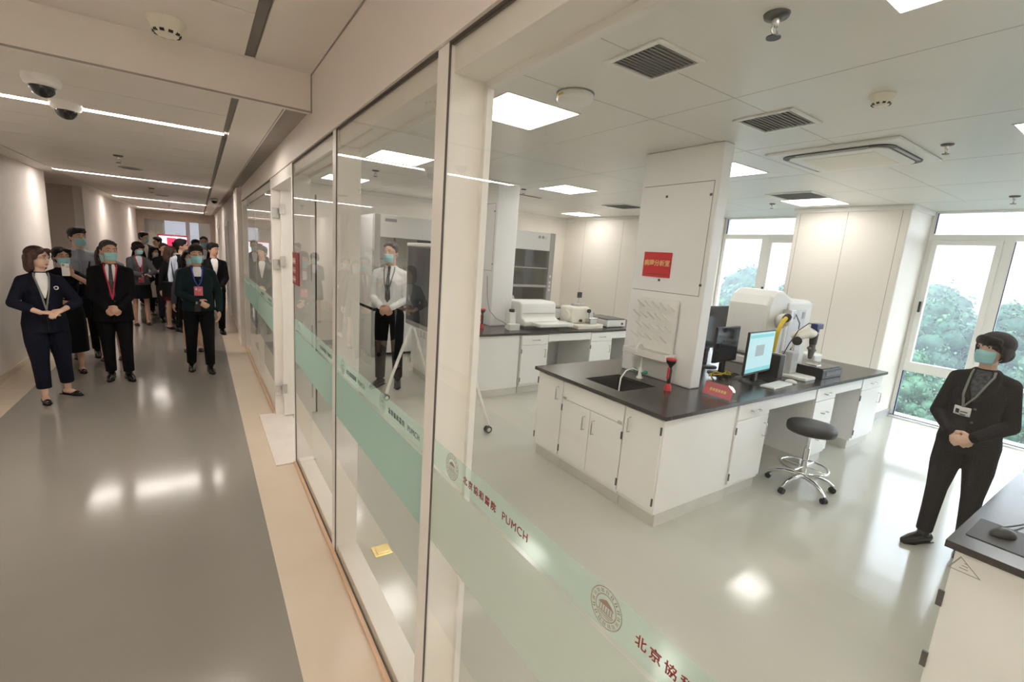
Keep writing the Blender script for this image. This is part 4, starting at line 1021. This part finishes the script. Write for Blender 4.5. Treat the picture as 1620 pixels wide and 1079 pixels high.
def person(label, loc, rz, H, o):
    s = H/1.70; f = o.get('sex', 'm') == 'f'; vox = o.get('vox', .009)*1.0; fat = o.get('fat', 1.0)
    t = thing('person', label, 'person', (loc[0], loc[1], 0), rz, o.get('group'))
    skin = K[o.get('skin', 'skin')]; hairm = K[o.get('hairc', 'hair_black')]
    sw = (.146 if f else .165)*s
    feet = o.get('feet', ((-.10, 0, 0), (.10, 0, 0)))          # right (-x), left (+x): x, y, toe-out
    hipz, kneez = .885*s, .475*s
    sho = {}; legs = {}; arms = {}
    for i, sg in ((0, -1), (1, 1)):
        fx, fy, to = feet[i]
        hip = V((sg*.085*s, 0, hipz)); ank = V((fx*s, fy*s+.02*s, .085*s))
        kn = (hip*.46+ank*.54); kn.z = kneez; kn.y -= (.015+o.get('kneeb', (0, 0))[i])*s
        legs[sg] = (hip, kn, ank, to)
    for sg, key in ((-1, 'R'), (1, 'L')):
        sh = V((sg*(sw-.005*s), .008*s, 1.338*s)); a = o.get(key, None)
        if a is None: a = ((sg*.245, -.03, .80), (sg*.4, .5, 0), None)
        tg = V(a[0])*s; hint = V(a[1])
        el, wr = ik(sh, tg, .285*s, .245*s, hint)
        arms[sg] = (sh, el, wr, a[2] if len(a) > 2 else None, a[3] if len(a) > 3 else .55)
    hy, hp = o.get('head', (0, 0))
    HM = Matrix.Translation((0, -.012*s, 1.475*s)) @ Matrix.Rotation(hy, 4, 'Z') @ Matrix.Rotation(hp, 4, 'X') @ Matrix.Rotation(o.get('tilt', 0), 4, 'Y') @ Matrix.Scale(s, 4)
    # ---------------------------------------------------------------- body
    b = MB()
    b.M = HM
    b.ell((0, .012, .128), (.074, .092, .098), 20, 14)            # skull
    b.ell((0, -.018, .072), (.060, .066, .078), 18, 12)           # jaw and cheeks
    b.ell((0, -.052, .022), (.030, .026, .020), 12, 8)            # chin
    b.ell((0, -.088, .078), (.013, .018, .014), 12, 8); b.tube([(0, -.076, .118), (0, -.094, .082)], [.008, .011], 8, ball=True)   # nose
    for sg in (-1, 1):
        b.ell((sg*.074, .012, .092), (.010, .020, .031), 12, 8); b.ell((sg*.030, -.072, .128), (.024, .012, .009), 10, 6)           # ears, brows
    b.M = None
    b.tube([(0, .012*s, 1.36*s), (0, -.004*s, 1.53*s)], [.060*s, .052*s] if not f else [.052*s, .045*s], 14, ball=True)
    b.chain([(0, .01*s, .92*s), (0, .0, 1.10*s), (0, 0, 1.26*s)], [.10*s, .085*s, .09*s], 14)
    for sg in (-1, 1):
        sh, el, wr, hd, cu = arms[sg]
        b.chain([V((0, 0, 1.34*s)), sh, el, wr], [.065*s, .042*s, .036*s, .024*s], 12)
        d = (wr-el).normalized() if hd is None else V(hd[0]).normalized()
        n = V((sg*.9, -.25, 0)) if hd is None else V(hd[1])
        hand(b, wr, d, n, sg*o.get('hs', 1) * (1 if hd is None or len(hd) < 3 else hd[2]), s*(.93 if f else 1.0), cu)
        hip, kn, ank, to = legs[sg]
        b.chain([V((0, 0, .92*s)), hip, kn, kn.lerp(ank, .3)+V((0, .018*s, 0)), ank], [.09*s, .075*s, .043*s, .046*s, .030*s], 12)
        fd = V((sin(to), -cos(to), 0))
        b.chain([ank-fd*.03*s+V((0, 0, -.045*s)), ank+fd*.05*s+V((0, 0, -.045*s)), ank+fd*.14*s+V((0, 0, -.062*s))], [.032*s, .032*s, .022*s], 10)
    me = fuse(b, vox, 2, 'body')
    body = part('body', me, skin, t)
    # ---------------------------------------------------------------- face
    for sg in (-1, 1):
        e = MB(); e.M = HM; e.ell((sg*.031, -.0800, .1115), (.0135, .0065, .0062), 12, 8); eo = part('eye', e, K['eye'], t)
        i = MB(); i.M = HM; i.ell((sg*.031+.0, -.0848, .1115), (.0062, .0030, .0058), 10, 6); part('iris', i, K['iris'], eo)
        eb = MB(); eb.M = HM; eb.tube([(sg*.014, -.086, .133), (sg*.030, -.087, .139), (sg*.048, -.077, .134)], [.0032, .0038, .0022], 6, ball=True); part('eyebrow', eb, hairm, t)
    if o.get('mask'):
        m = MB(); m.M = HM; rows = []; NU, NV = 18, 9
        for side in (0, 1):
            for j in range(NV+1):
                vv = j/NV; z = .088-vv*.092
                bul = sin(pi*(vv*.85+.08))*.012
                for i in range(NU+1):
                    a = (-1+2*i/NU)*1.12; rx, ry = .064-.010*vv*vv, .086-.016*vv*vv
                    nose = .016*math.exp(-(a/.28)**2)*math.exp(-((vv-.12)/.28)**2)
                    pl = .0018*sin(vv*pi*6)
                    q = 1.05+(bul*max(0, cos(a))+nose+pl)/.08-(.035 if side else 0)
                    rows.append((rx*q*sin(a), -.010-ry*q*cos(a)*.96, z-.012*abs(sin(a))*(vv-.5)*0))
        fs = []; W = NU+1; n = W*(NV+1)
        for j in range(NV):
            for i in range(NU):
                q = (j*W+i, j*W+i+1, (j+1)*W+i+1, (j+1)*W+i); fs += [q, tuple(n+k for k in reversed(q))]
        rim = list(range(W))+[j*W+NU for j in range(1, NV+1)]+[NV*W+i for i in range(NU-1, -1, -1)]+[j*W for j in range(NV-1, 0, -1)]
        for i in range(len(rim)): a, c = rim[i], rim[(i+1) % len(rim)]; fs.append((a, n+a, n+c, c))
        m.add(rows, fs, True)
        mo = part('mask', m, K[o['mask']], t)
        for sg in (-1, 1):
            lp = MB(); lp.M = HM
            lp.tube([(sg*.067, -.046, .082), (sg*.080, -.005, .100), (sg*.083, .022, .108)], .0016, 6); lp.tube([(sg*.064, -.046, .0), (sg*.078, .0, .05), (sg*.083, .022, .075)], .0016, 6)
            part('ear_loop', lp, K['badge_white'], mo)
    else:
        l = MB(); l.M = HM; l.ell((0, -.079, .044), (.021, .008, .0050), 12, 8); l.ell((0, -.078, .037), (.018, .008, .0055), 12, 8); part('lips', l, K['lip'], t)
    if o.get('glasses'):
        g = MB(); g.M = HM
        for sg in (-1, 1):
            pts = [(sg*.032+.021*cos(a), -.094+.004*abs(cos(a)), .110+.016*sin(a)) for a in [2*pi*k/16 for k in range(16)]]
            g.tube(pts, .0013, 6, closed=True); g.tube([(sg*.053, -.088, .113), (sg*.076, -.02, .115), (sg*.080, .02, .108)], .0013, 6)
        g.tube([(-.011, -.094, .112), (.011, -.094, .112)], .0013, 6); part('glasses', g, M['dark_metal'], t)
    # ---------------------------------------------------------------- hair
    h = MB(); h.M = HM; st = o.get('hair', 'short')
    if st == 'short':
        h.ell((0, .022, .158), (.084, .098, .084), 20, 12); h.ell((0, .058, .105), (.070, .050, .075), 18, 12)
        h.ell((.012, -.034, .200), (.060, .048, .034), 14, 8); h.ell((-.030, -.030, .198), (.042, .044, .032), 12, 8)
        for sg in (-1, 1): h.ell((sg*.071, .010, .135), (.013, .042, .046), 10, 8); h.ell((sg*.060, -.040, .175), (.018, .022, .022), 10, 8)
    elif st == 'crop':
        h.ell((0, .024, .156), (.081, .094, .080), 20, 12); h.ell((0, .055, .11), (.068, .046, .06), 18, 12); h.ell((0, -.028, .202), (.058, .044, .026), 14, 8)
        for sg in (-1, 1): h.ell((sg*.070, .014, .132), (.010, .038, .042), 10, 8); h.ell((sg*.056, -.036, .182), (.018, .022, .018), 10, 8)
    elif st == 'bowl':                 # short full crop with a fringe
        h.ell((0, .022, .148), (.100, .108, .092), 22, 14); h.ell((0, .062, .085), (.092, .062, .072), 20, 12)
        for k in range(7):
            a = (-3+k)*.30; h.ell((.074*sin(a), -.010-.080*cos(a), .168-.004*abs(k-2)), (.024, .017, .034), 10, 8)
        for sg in (-1, 1): h.ell((sg*.082, .010, .092), (.020, .042, .055), 12, 8); h.ell((sg*.072, -.034, .118), (.014, .020, .036), 10, 8)
    elif st in ('bob', 'long', 'tied'):
        h.ell((0, .026, .152), (.088, .098, .084), 22, 14); h.ell((0, .062, .09), (.080, .054, .09), 20, 12)
        for sg in (-1, 1):
            h.ell((sg*.046, -.052, .182), (.044, .036, .030), 12, 8); h.ell((sg*.077, -.018, .135), (.018, .040, .050), 12, 8)
            if st != 'tied':
                L = .0 if st == 'bob' else -.14
                h.chain([(sg*.080, .010, .13), (sg*.088, .016, .06), (sg*.084, .022, L)], [.026, .030, .026], 10)
        if st == 'bob': h.chain([(0, .07, .1), (0, .075, .0)], [.072, .066], 14); h.ell((0, .055, .0), (.09, .045, .045), 16, 10)
        if st == 'long': h.chain([(0, .07, .1), (0, .08, -.02), (0, .075, -.16)], [.07, .075, .06], 14); h.ell((0, .07, -.06), (.10, .05, .12), 16, 10)
        if st == 'tied': h.ell((0, .115, .13), (.035, .03, .035), 12, 8)
    part('hair', fuse(h, vox*.85, 2, 'hair'), hairm, t)
    # ---------------------------------------------------------------- lower garment
    lo = o.get('low', 'trousers'); lm = K[o.get('lowc', 'black')]
    def ring(z, rx, ry, yo=0, n=22): return [(rx*s*cos(2*pi*j/n), ry*s*sin(2*pi*j/n)+yo*s, z*s) for j in range(n)]
    if lo == 'trousers':
        b = MB(); wd = o.get('wide', 0); kf = .94 if f else 1.02
        hw = (.168 if f else .160)*fat
        b.rings([ring(.80, hw, .112), ring(.88, hw+.004, .122), ring(.97, hw-.01, .115), ring(1.04, hw-.02, .105)])
        for sg in (-1, 1):
            hip, kn, ank, to = legs[sg]; hem = ank+V((0, .006*s, .012*s+o.get('hem', 0)*s))
            b.chain_open([hip+V((0, 0, -.02*s)), hip*.5+kn*.5, kn, kn*.5+hem*.5, hem], [(.088+wd*.3)*s*fat, (.084+wd*.6)*s*fat, (.068+wd)*s*kf, (.060+wd*.9)*s*kf, (.055+wd*.8)*s*kf], 14)
        low = fuse(b, vox*1.05, 5, 'trousers'); part('trousers', low, lm, t)
    else:
        b = MB(); hz_ = o.get('hemz', .52); fl = o.get('flare', .03)
        b.rings([ring(hz_, .165+fl, .14+fl*.8), ring(.70, .172+fl*.6, .142+fl*.4), ring(.86, .172, .128), ring(.98, .150, .112), ring(1.06, .135, .10)])
        part('skirt', fuse(b, vox*1.2, 2, 'skirt'), lm, t)
    # ---------------------------------------------------------------- upper garment
    um = K[o.get('topc', 'black')]; hemz = o.get('tophem', .80 if o.get('top', 'jacket') == 'jacket' else .93)
    g = .012 if o.get('top', 'jacket') == 'jacket' else .0
    b = MB(); wx = (.142 if f else .156)*fat+g; 
    rg = []
    if hemz < .75: rg.append(ring(hemz, wx+.022, .135+g))
    if hemz < .9: rg.append(ring(max(hemz, .78), wx+.016, .128+g))
    rg += [ring(.95, wx+.004, .118*fat+g), ring(1.08, wx-(.014 if f else .004), .112*fat+g, 0), ring(1.22, wx+.006, .120+g, -.006 if f else 0), ring(1.285, wx+.006, .112+g), ring(1.345, wx-.024, .092+g, .01), ring(1.388, .112, .078, .012), ring(1.414, .086, .068, .012), ring(1.436, .068, .062, .012)]
    b.rings(rg)
    if f: b.ell((-.065*s, -.085*s, 1.235*s), (.062*s, .050*s, .062*s)); b.ell((.065*s, -.085*s, 1.235*s), (.062*s, .050*s, .062*s))
    cut = o.get('sleeve', 1.0)
    for sg in (-1, 1):
        sh, el, wr, hd, cu = arms[sg]
        pts = [V((sg*.060*s, .008*s, 1.362*s)), sh, el]; rr = [.060*s, (.050+g*.5)*s, (.045+g*.5)*s]
        if cut >= 1: pts.append(wr-(wr-el).normalized()*.012*s); rr.append((.034+g*.5)*s)
        elif cut > .5: pts.append(el+(wr-el)*(cut-.5)*2); rr.append((.041+g*.5)*s)
        else: pts[-1] = sh+(el-sh)*cut*2; rr[-1] = .058*s
        b.chain(pts, rr, 14)
        if cut >= 1: c = wr; b.tube([wr-(wr-el).normalized()*.05*s, wr], [(.036+g*.5)*s, (.035+g*.5)*s], 14)
    top = fuse(b, vox*1.02, 6, 'top'); to_ = part({'jacket': 'jacket', 'shirt': 'shirt', 'dress': 'dress_top', 'vest': 'shirt', 'coat': 'coat'}[o.get('top', 'jacket')], top, um, t)
    tree = bvh_of(top)
    S = lambda poly: [(a*s, c*s, z*s) for a, c, z in poly]
    def lay(name, polys, m, off, par, lbl=None, thick=.0015): return part(name, drape(tree, [S(p) for p in polys], off*1.0, thick, -1.0, .014), m, par, label=lbl)
    if o.get('top', 'jacket') == 'jacket':
        if o.get('inner'):
            dv = o.get('vee', 1.10); iv = o.get('innerw', .058)
            lay('shirt_front', [[(-.040, .040, 1.425), (-iv, iv, 1.385), (-iv*.8, iv*.8, 1.30), (-.006, .006, dv)]], K[o['inner']], .004, to_)
            for sg in (-1, 1):
                lay('lapel', [[(sg*.054-.012, sg*.054+.012, 1.43), (sg*(iv+.026)-.026, sg*(iv+.026)+.026, 1.385), (sg*(iv*.8+.030)-.028, sg*(iv*.8+.030)+.028, 1.30), (sg*.016-.012, sg*.016+.012, dv-.01)]], um, .008, to_)
        lay('front_seam', [band([(0, o.get('vee', 1.10)-.01), (0, hemz+.02)], .005)], K['shoe'], .002, to_)
        for z in (o.get('vee', 1.10)-.05, o.get('vee', 1.10)-.15): lay('button', [[(.012, .026, z+.007), (.012, .026, z-.007)]], M['dark_metal'], .005, to_)
    if o.get('collar'):
        for sg in (-1, 1): lay('collar', [[(sg*.030-.022, sg*.030+.022, 1.434), (sg*.042-.024, sg*.042+.024, 1.41), (sg*.050-.002, sg*.050+.006, 1.385)]], K[o['collar']], .010, to_)
    if o.get('placket'):
        lay('placket', [band([(0, 1.42), (0, .95)], .026)], um, .003, to_)
        for z in (1.36, 1.26, 1.16, 1.06): lay('button', [[(-.006, .006, z+.006), (-.006, .006, z-.006)]], M['grey_mid'], .006, to_)
    if o.get('belt'): 
        bb = MB(); bb.rings([ring(.955, wx+.006, .124), ring(.985, wx+.005, .123)]); part('belt', bb, K['shoe'], t)
    if o.get('tie'):
        lay('tie', [[(-.018, .018, 1.428), (-.013, .013, 1.398), (-.026, .026, 1.15), (-.030, .030, 1.06), (-.002, .002, 1.02)]], K[o['tie']], .009, to_)
    if o.get('lan'):
        bz = o.get('badgez', 1.08); bx = o.get('badgex', 0.0)
        for sg in (-1, 1): lay('lanyard', [band([(sg*.056, 1.425), (sg*.060, 1.39), (sg*.034+bx*.5, 1.24), (bx, bz+.03)], .013)], K[o['lan']], .014, t)
        if o.get('badge'):
            w2, h2 = o.get('bsize', (.048, .060)); bo = lay('badge', [[(bx-w2, bx+w2, bz+.03), (bx-w2, bx+w2, bz+.03-h2*2)]], K[o['badge']], .014, t, thick=.003)
            lay('badge_print', [[(bx-w2*.75, bx-w2*.3, bz+.01), (bx-w2*.75, bx-w2*.3, bz-.02)], [(bx-w2*.15, bx+w2*.7, bz-.002), (bx-w2*.15, bx+w2*.7, bz-.008)], [(bx-w2*.15, bx+w2*.5, bz-.022), (bx-w2*.15, bx+w2*.5, bz-.028)]], K[o.get('bprint', 'eye')], .0195, bo)
    if o.get('brooch'):
        c = tree.ray_cast(V((.095*s, -1, 1.27*s)), V((0, 1, 0)))[0]; part('brooch', MB().torus((c.x, c.y-.013, c.z), .016, .005, 16, 6, 'y'), K['badge_white'], t, label='white ring brooch')
    if o.get('vest'):
        for sg in (-1, 1): lay('vest_panel', [[(sg*.075-.03, sg*.075+.03, 1.43), (sg*.09-.045, sg*.09+.045, 1.30), (sg*.085-.05, sg*.085+.05, 1.1)]], K['black'], .008, t)
    if o.get('bag'):
        k = MB(); sg = o['bag']; k.prism(rrect(sg*.26*s-.07, sg*.26*s+.07, -.17*s, .12*s, .03), .66*s, .94*s, 'z'); bo = part('shoulder_bag', k, K['black'], t, .015); part('strap', MB().tube([(sg*.24*s, -.10*s, .93*s), (sg*.215*s, -.02*s, 1.25*s), (sg*.17*s, .0, 1.455*s), (sg*.2*s, .06*s, 1.2*s), (sg*.24*s, .08*s, .93*s)], .008, 8, ball=True), K['black'], bo)
    # ---------------------------------------------------------------- shoes
    sc = K[o.get('shoec', 'shoe')]; kind = o.get('shoe', 'shoe')
    for sg in (-1, 1):
        hip, kn, ank, to = legs[sg]; fd = V((sin(to), -cos(to), 0)); sd = V((cos(to), sin(to), 0)); A = V((ank.x, ank.y, 0))
        b = MB(); q = .92 if f else 1.0
        if kind == 'pump':
            b.chain([A-fd*.045*s+V((0, 0, .030*s)), A+fd*.05*s+V((0, 0, .022*s)), A+fd*.12*s*q+V((0, 0, .022*s)), A+fd*.185*s*q+V((0, 0, .016*s))], [.030*s, .028*s, .036*s, .016*s], 12)
            b.box(A.x-.014, A.x+.014, A.y+.03*s, A.y+.062*s, 0.0, .04*s)
        else:
            b.chain([A-fd*.05*s+V((0, 0, .040*s)), A+fd*.03*s+V((0, 0, .046*s)), A+fd*.12*s*q+V((0, 0, .034*s)), A+fd*.195*s*q+V((0, 0, .026*s))], [.039*s, .041*s, .040*s*q, .024*s], 12)
            b.ell(A+V((0, 0, .078*s)), (.040*s, .046*s, .030*s))
        me = fuse(b, vox*.9, 2, 'shoe')
        for v in me.vertices: v.co.z = max(v.co.z, .002)
        so = part('shoe', me, sc, t)
        b = MB(); pr = [A-fd*.085*s, A+fd*.05*s, A+fd*.13*s*q, A+fd*.205*s*q]; wdt = [.034*s, .034*s, .042*s, .016*s]
        out = [p+sd*w_ for p, w_ in zip(pr, wdt)]+[p-sd*w_ for p, w_ in reversed(list(zip(pr, wdt)))]
        part('sole', MB().prism([(p.x, p.y) for p in out], .0, .010*s, 'z'), K['shoe'], so)
    return t

# hand poses (targets in metres for a 1.70 m figure: -x is the figure's own right)
def clasp(z=.93, y=-.20):
    return {'R': ((-.062, y, z+.02), (-.75, .75, -.1), ((.80, -.35, -.42), (-.1, -.95, .25)), .85), 'L': ((.066, y-.032, z+.02), (.75, .75, -.1), ((-.80, -.22, -.42), (.1, -.95, .25)), .85)}
def P(base, **kw):
    d = dict(base); d.update(kw); return d
# ---- the woman in the lab
wm = P(clasp(.94, -.19), sex='f', vox=.0058, hair='bowl', mask='mask', topc='black_grey', lowc='black_grey', inner='print', innerw=.048, vee=1.20, lan='lan_grey', badge='badge_white', badgez=1.12, badgex=-.045, bsize=(.048, .032), bprint='trouser_grey',
       head=(radians(-22), radians(-6)), tilt=radians(0), feet=((-.11, -.05, -.35), (.10, .03, .25)), hem=.0, tophem=.86, skin='skin_pale', shoe='shoe', fat=1.06)
person('woman in black suit and blue mask standing by the window with clasped hands', (4.50, .74), radians(-92), 1.63, wm)
# ---- the man in the lab
mm = P(clasp(.95, -.17), vox=.0075, hair='crop', hairc='hair_grey', mask='mask', top='shirt', topc='white', lowc='black', tie='tie_stripe', lan='lan_grey', placket=1, collar='white', belt=1, head=(radians(-14), 0), feet=((-.10, -.02, -.25), (.10, .03, .25)), fat=.98)
person('man in white shirt and striped tie standing behind the glass', (2.13, 6.12), radians(-34), 1.98, mm)
# ---- corridor, front row
p1 = dict(sex='f', vox=.0065, hair='bob', hairc='hair_brown', topc='navy', lowc='navy', inner='white', vee=1.16, innerw=.05, glasses=1, lan='lan_grey', badgez=1.0, brooch=1, head=(radians(42), 0), wide=.014, hem=.06, shoe='pump', sleeve=.78, fat=1.10, tophem=.78,
          feet=((-.07, -.08, -.05), (.15, .10, .5)), R=((-.07, -.29, 1.03), (-1, .1, -.3), ((.95, -.3, -.05), (0, -.2, 1)), .35), L=((.10, -.30, 1.05), (1, .3, -.5), ((-.75, -.55, -.25), (.1, -.3, 1)), .7), skin='skin_pale')
person('woman in navy suit and glasses without a mask, gesturing at the left wall', (-1.40, 6.80), radians(20), 1.655, p1)
p4 = P(clasp(.90, -.20), vox=.007, hair='crop', hairc='hair_grey', mask='mask', topc='black', lowc='black', inner='white', innerw=.05, tie='tie_dark', lan='lan_red', badgez=.98, head=(radians(18), 0), feet=((-.07, .04, -.1), (.10, -.05, .2)), vee=1.14, fat=1.04, tophem=.74)
person('man in black suit with a red lanyard and blue mask', (-.92, 7.52), radians(6), 1.745, p4)
p15 = dict(vox=.007, hair='short', mask='mask', topc='dark_green', lowc='black', inner='white', vee=1.30, innerw=.05, lan='lan_blue', badge='badge_pink', badgez=1.14, head=(radians(4), 0), feet=((-.10, .12, -.05), (.10, -.10, .08)), kneeb=(.05, .02), tophem=.84, fat=1.02,
           R=((-.02, -.22, .99), (-1, .4, -.3), ((.75, -.3, -.5), (-.2, -.9, .2)), .9), L=((.235, -.02, .83), (.5, .6, 0)))
t = person('man in dark green jacket with blue lanyard and pink badge walking in front', (-.04, 7.68), radians(4), 1.75, p15)
# ---- second row
p2 = dict(sex='f', vox=.008, hair='tied', mask='mask', top='dress', topc='black', low='skirt', lowc='black', hemz=.30, flare=.03, tophem=.95, sleeve=.30, head=(radians(14), 0), shoe='pump', glasses=1,
          L=((.06, -.26, 1.36), (.9, .0, -.7), ((-.25, -.1, .95), (.3, .9, 0)), .9), R=((-.10, -.2, 1.02), (-1, .4, -.3)))
t2 = person('woman in black short-sleeved dress and mask holding up a white phone', (-1.44, 8.02), radians(16), 1.62, p2)
p3 = dict(vox=.009, hair='short', mask='mask', top='shirt', topc='blue_shirt', lowc='black', collar='blue_shirt', placket=1, head=(radians(30), 0), belt=1)
person('tall man in pale blue-grey shirt and mask behind the front women', (-1.43, 9.0), radians(10), 1.87, p3)
p5 = dict(sex='f', vox=.009, hair='long', hairc='hair_brown', mask='mask', top='dress', topc='black', low='skirt', lowc='black', hemz=.62, shoe='pump', shoec='shoe_brown', head=(radians(6), 0), bag=-1)
person('long-haired woman in black half hidden behind the man with the red lanyard', (-1.12, 8.75), radians(6), 1.65, p5)
p6 = dict(sex='f', vox=.010, hair='tied', mask='mask_white', top='shirt', topc='grey', low='trousers', lowc='black', shoec='shoe_white', head=(radians(4), 0))
person('woman in white shoes with a pale mask near the left wall', (-1.22, 9.9), radians(0), 1.66, p6)
p7 = dict(sex='f', vox=.009, hair='bowl', mask='mask', topc='grey', low='skirt', lowc='black', hemz=.56, inner='light_blue', vee=1.2, shoe='pump', shoec='shoe_brown', head=(radians(24), radians(12)), tophem=.84, fat=1.05, R=((-.0, -.30, 1.06), (-1, .4, -.4), ((.8, -.5, .1), (0, -.3, 1)), .7), L=((.08, -.32, 1.06), (1, .4, -.4), ((-.6, -.6, .2), (0, -.3, 1)), .8), lan='lan_red', badge='badge_pink', badgez=.98)
t7 = person('woman in grey jacket and black skirt looking down at her phone', (-1.02, 11.9), radians(16), 1.66, p7)
p8 = dict(vox=.011, hair='short', mask='mask', topc='black', lowc='black', head=(radians(35), 0), inner='white')
person('tall man in dark suit with mask, looking right at the back left', (-1.15, 15.1), radians(20), 1.85, p8)
p9 = dict(vox=.011, hair='short', topc='navy', lowc='navy', head=(radians(150), 0))
person('dark-suited man seen from behind near the bright screen', (-.93, 15.6), radians(150), 1.75, p9)
p10 = dict(sex='f', vox=.011, hair='long', top='coat', topc='cream', tophem=.45, lowc='black', head=(radians(30), 0), mask='mask_white')
person('woman in a long cream coat half hidden behind the grey jacket', (-.86, 13.4), radians(20), 1.54, p10)
p11 = dict(vox=.009, hair='crop', hairc='hair_grey', topc='black_grey', lowc='trouser_grey', head=(radians(16), 0), inner='black', mask=None, fat=1.08, R=((.06, -.24, 1.12), (-1, .3, -.4), ((.95, -.2, .1), (0, -.9, .3)), .6), L=((-.06, -.27, 1.10), (1, .3, -.4), ((-.95, -.2, .1), (0, -.9, .3)), .6))
person('man in dark grey suit standing with arms folded', (-.62, 12.3), radians(8), 1.66, p11)
p12 = dict(sex='f', vox=.009, hair='long', hairc='hair_brown', topc='black', low='skirt', lowc='wine', hemz=.60, shoe='pump', head=(radians(60), 0), mask='mask_white')
person('woman in black jacket and wine red skirt with bare legs', (-.46, 11.4), radians(30), 1.63, p12)
p13 = dict(vox=.009, hair='short', top='vest', topc='light_blue', lowc='black', head=(radians(50), 0), vest=1, collar='light_blue', bag=-1)
person('man in pale shirt with dark straps, turned to the right', (-.28, 11.0), radians(38), 1.78, p13)
p14 = dict(sex='f', vox=.009, hair='long', mask='mask', topc='grey', low='skirt', lowc='black_grey', hemz=.55, shoe='pump', shoec='shoe_brown', head=(radians(12), 0), tophem=.70, inner='black')
person('long-haired woman in grey coat close behind the man with the blue lanyard', (-.14, 9.1), radians(4), 1.64, p14)
p16 = P(clasp(.9, -.2), vox=.009, hair='short', topc='black', lowc='black', head=(radians(30), 0), inner='white')
person('man in black suit at the right edge of the group by the door', (.22, 10.6), radians(10), 1.75, p16)
p17 = dict(vox=.011, hair='short', topc='black', lowc='black', head=(radians(20), 0))
person('dark-haired man far back left of the man in glasses and mask', (-.07, 14.2), radians(0), 1.76, p17)
p18 = dict(vox=.011, hair='crop', hairc='hair_grey', mask='mask', glasses=1, topc='navy', lowc='navy', head=(0, 0), inner='white')
person('man with glasses and mask far back, right of centre', (.10, 13.6), radians(0), 1.85, p18)
p19 = dict(sex='f', vox=.010, hair='long', topc='black', lowc='black', head=(radians(120), 0))
person('woman with dark hair turned away behind the folded-arms man', (-.42, 13.2), radians(100), 1.70, p19)
# things held in hands stay things of their own
def phone(label, loc, rz, tilt, m):
    o = thing('phone', label, 'phone', loc, rz)
    b = MB(); b.M = Matrix.Rotation(tilt, 4, 'X'); b.box(-.036, .036, -.004, .004, -.075, .075); part('case', b, m, o, bevel=.003)
    c = MB(); c.M = b.M; c.box(-.030, -.008, -.0065, -.004, .04, .068); part('camera_bump', c, M['grey'], o)
    return o
phone('white phone held up by the woman in the black dress', (-1.36, 7.72, 1.36), radians(16), radians(-8), M['plastic_white'])
phone('black phone in the hands of the woman in the grey jacket', (-.91, 11.56, 1.06), radians(16), radians(-60), M['black'])
phone('dark phone in the hand of the man with the blue lanyard', (-.045, 7.425, .95), radians(20), radians(15), M['black'])
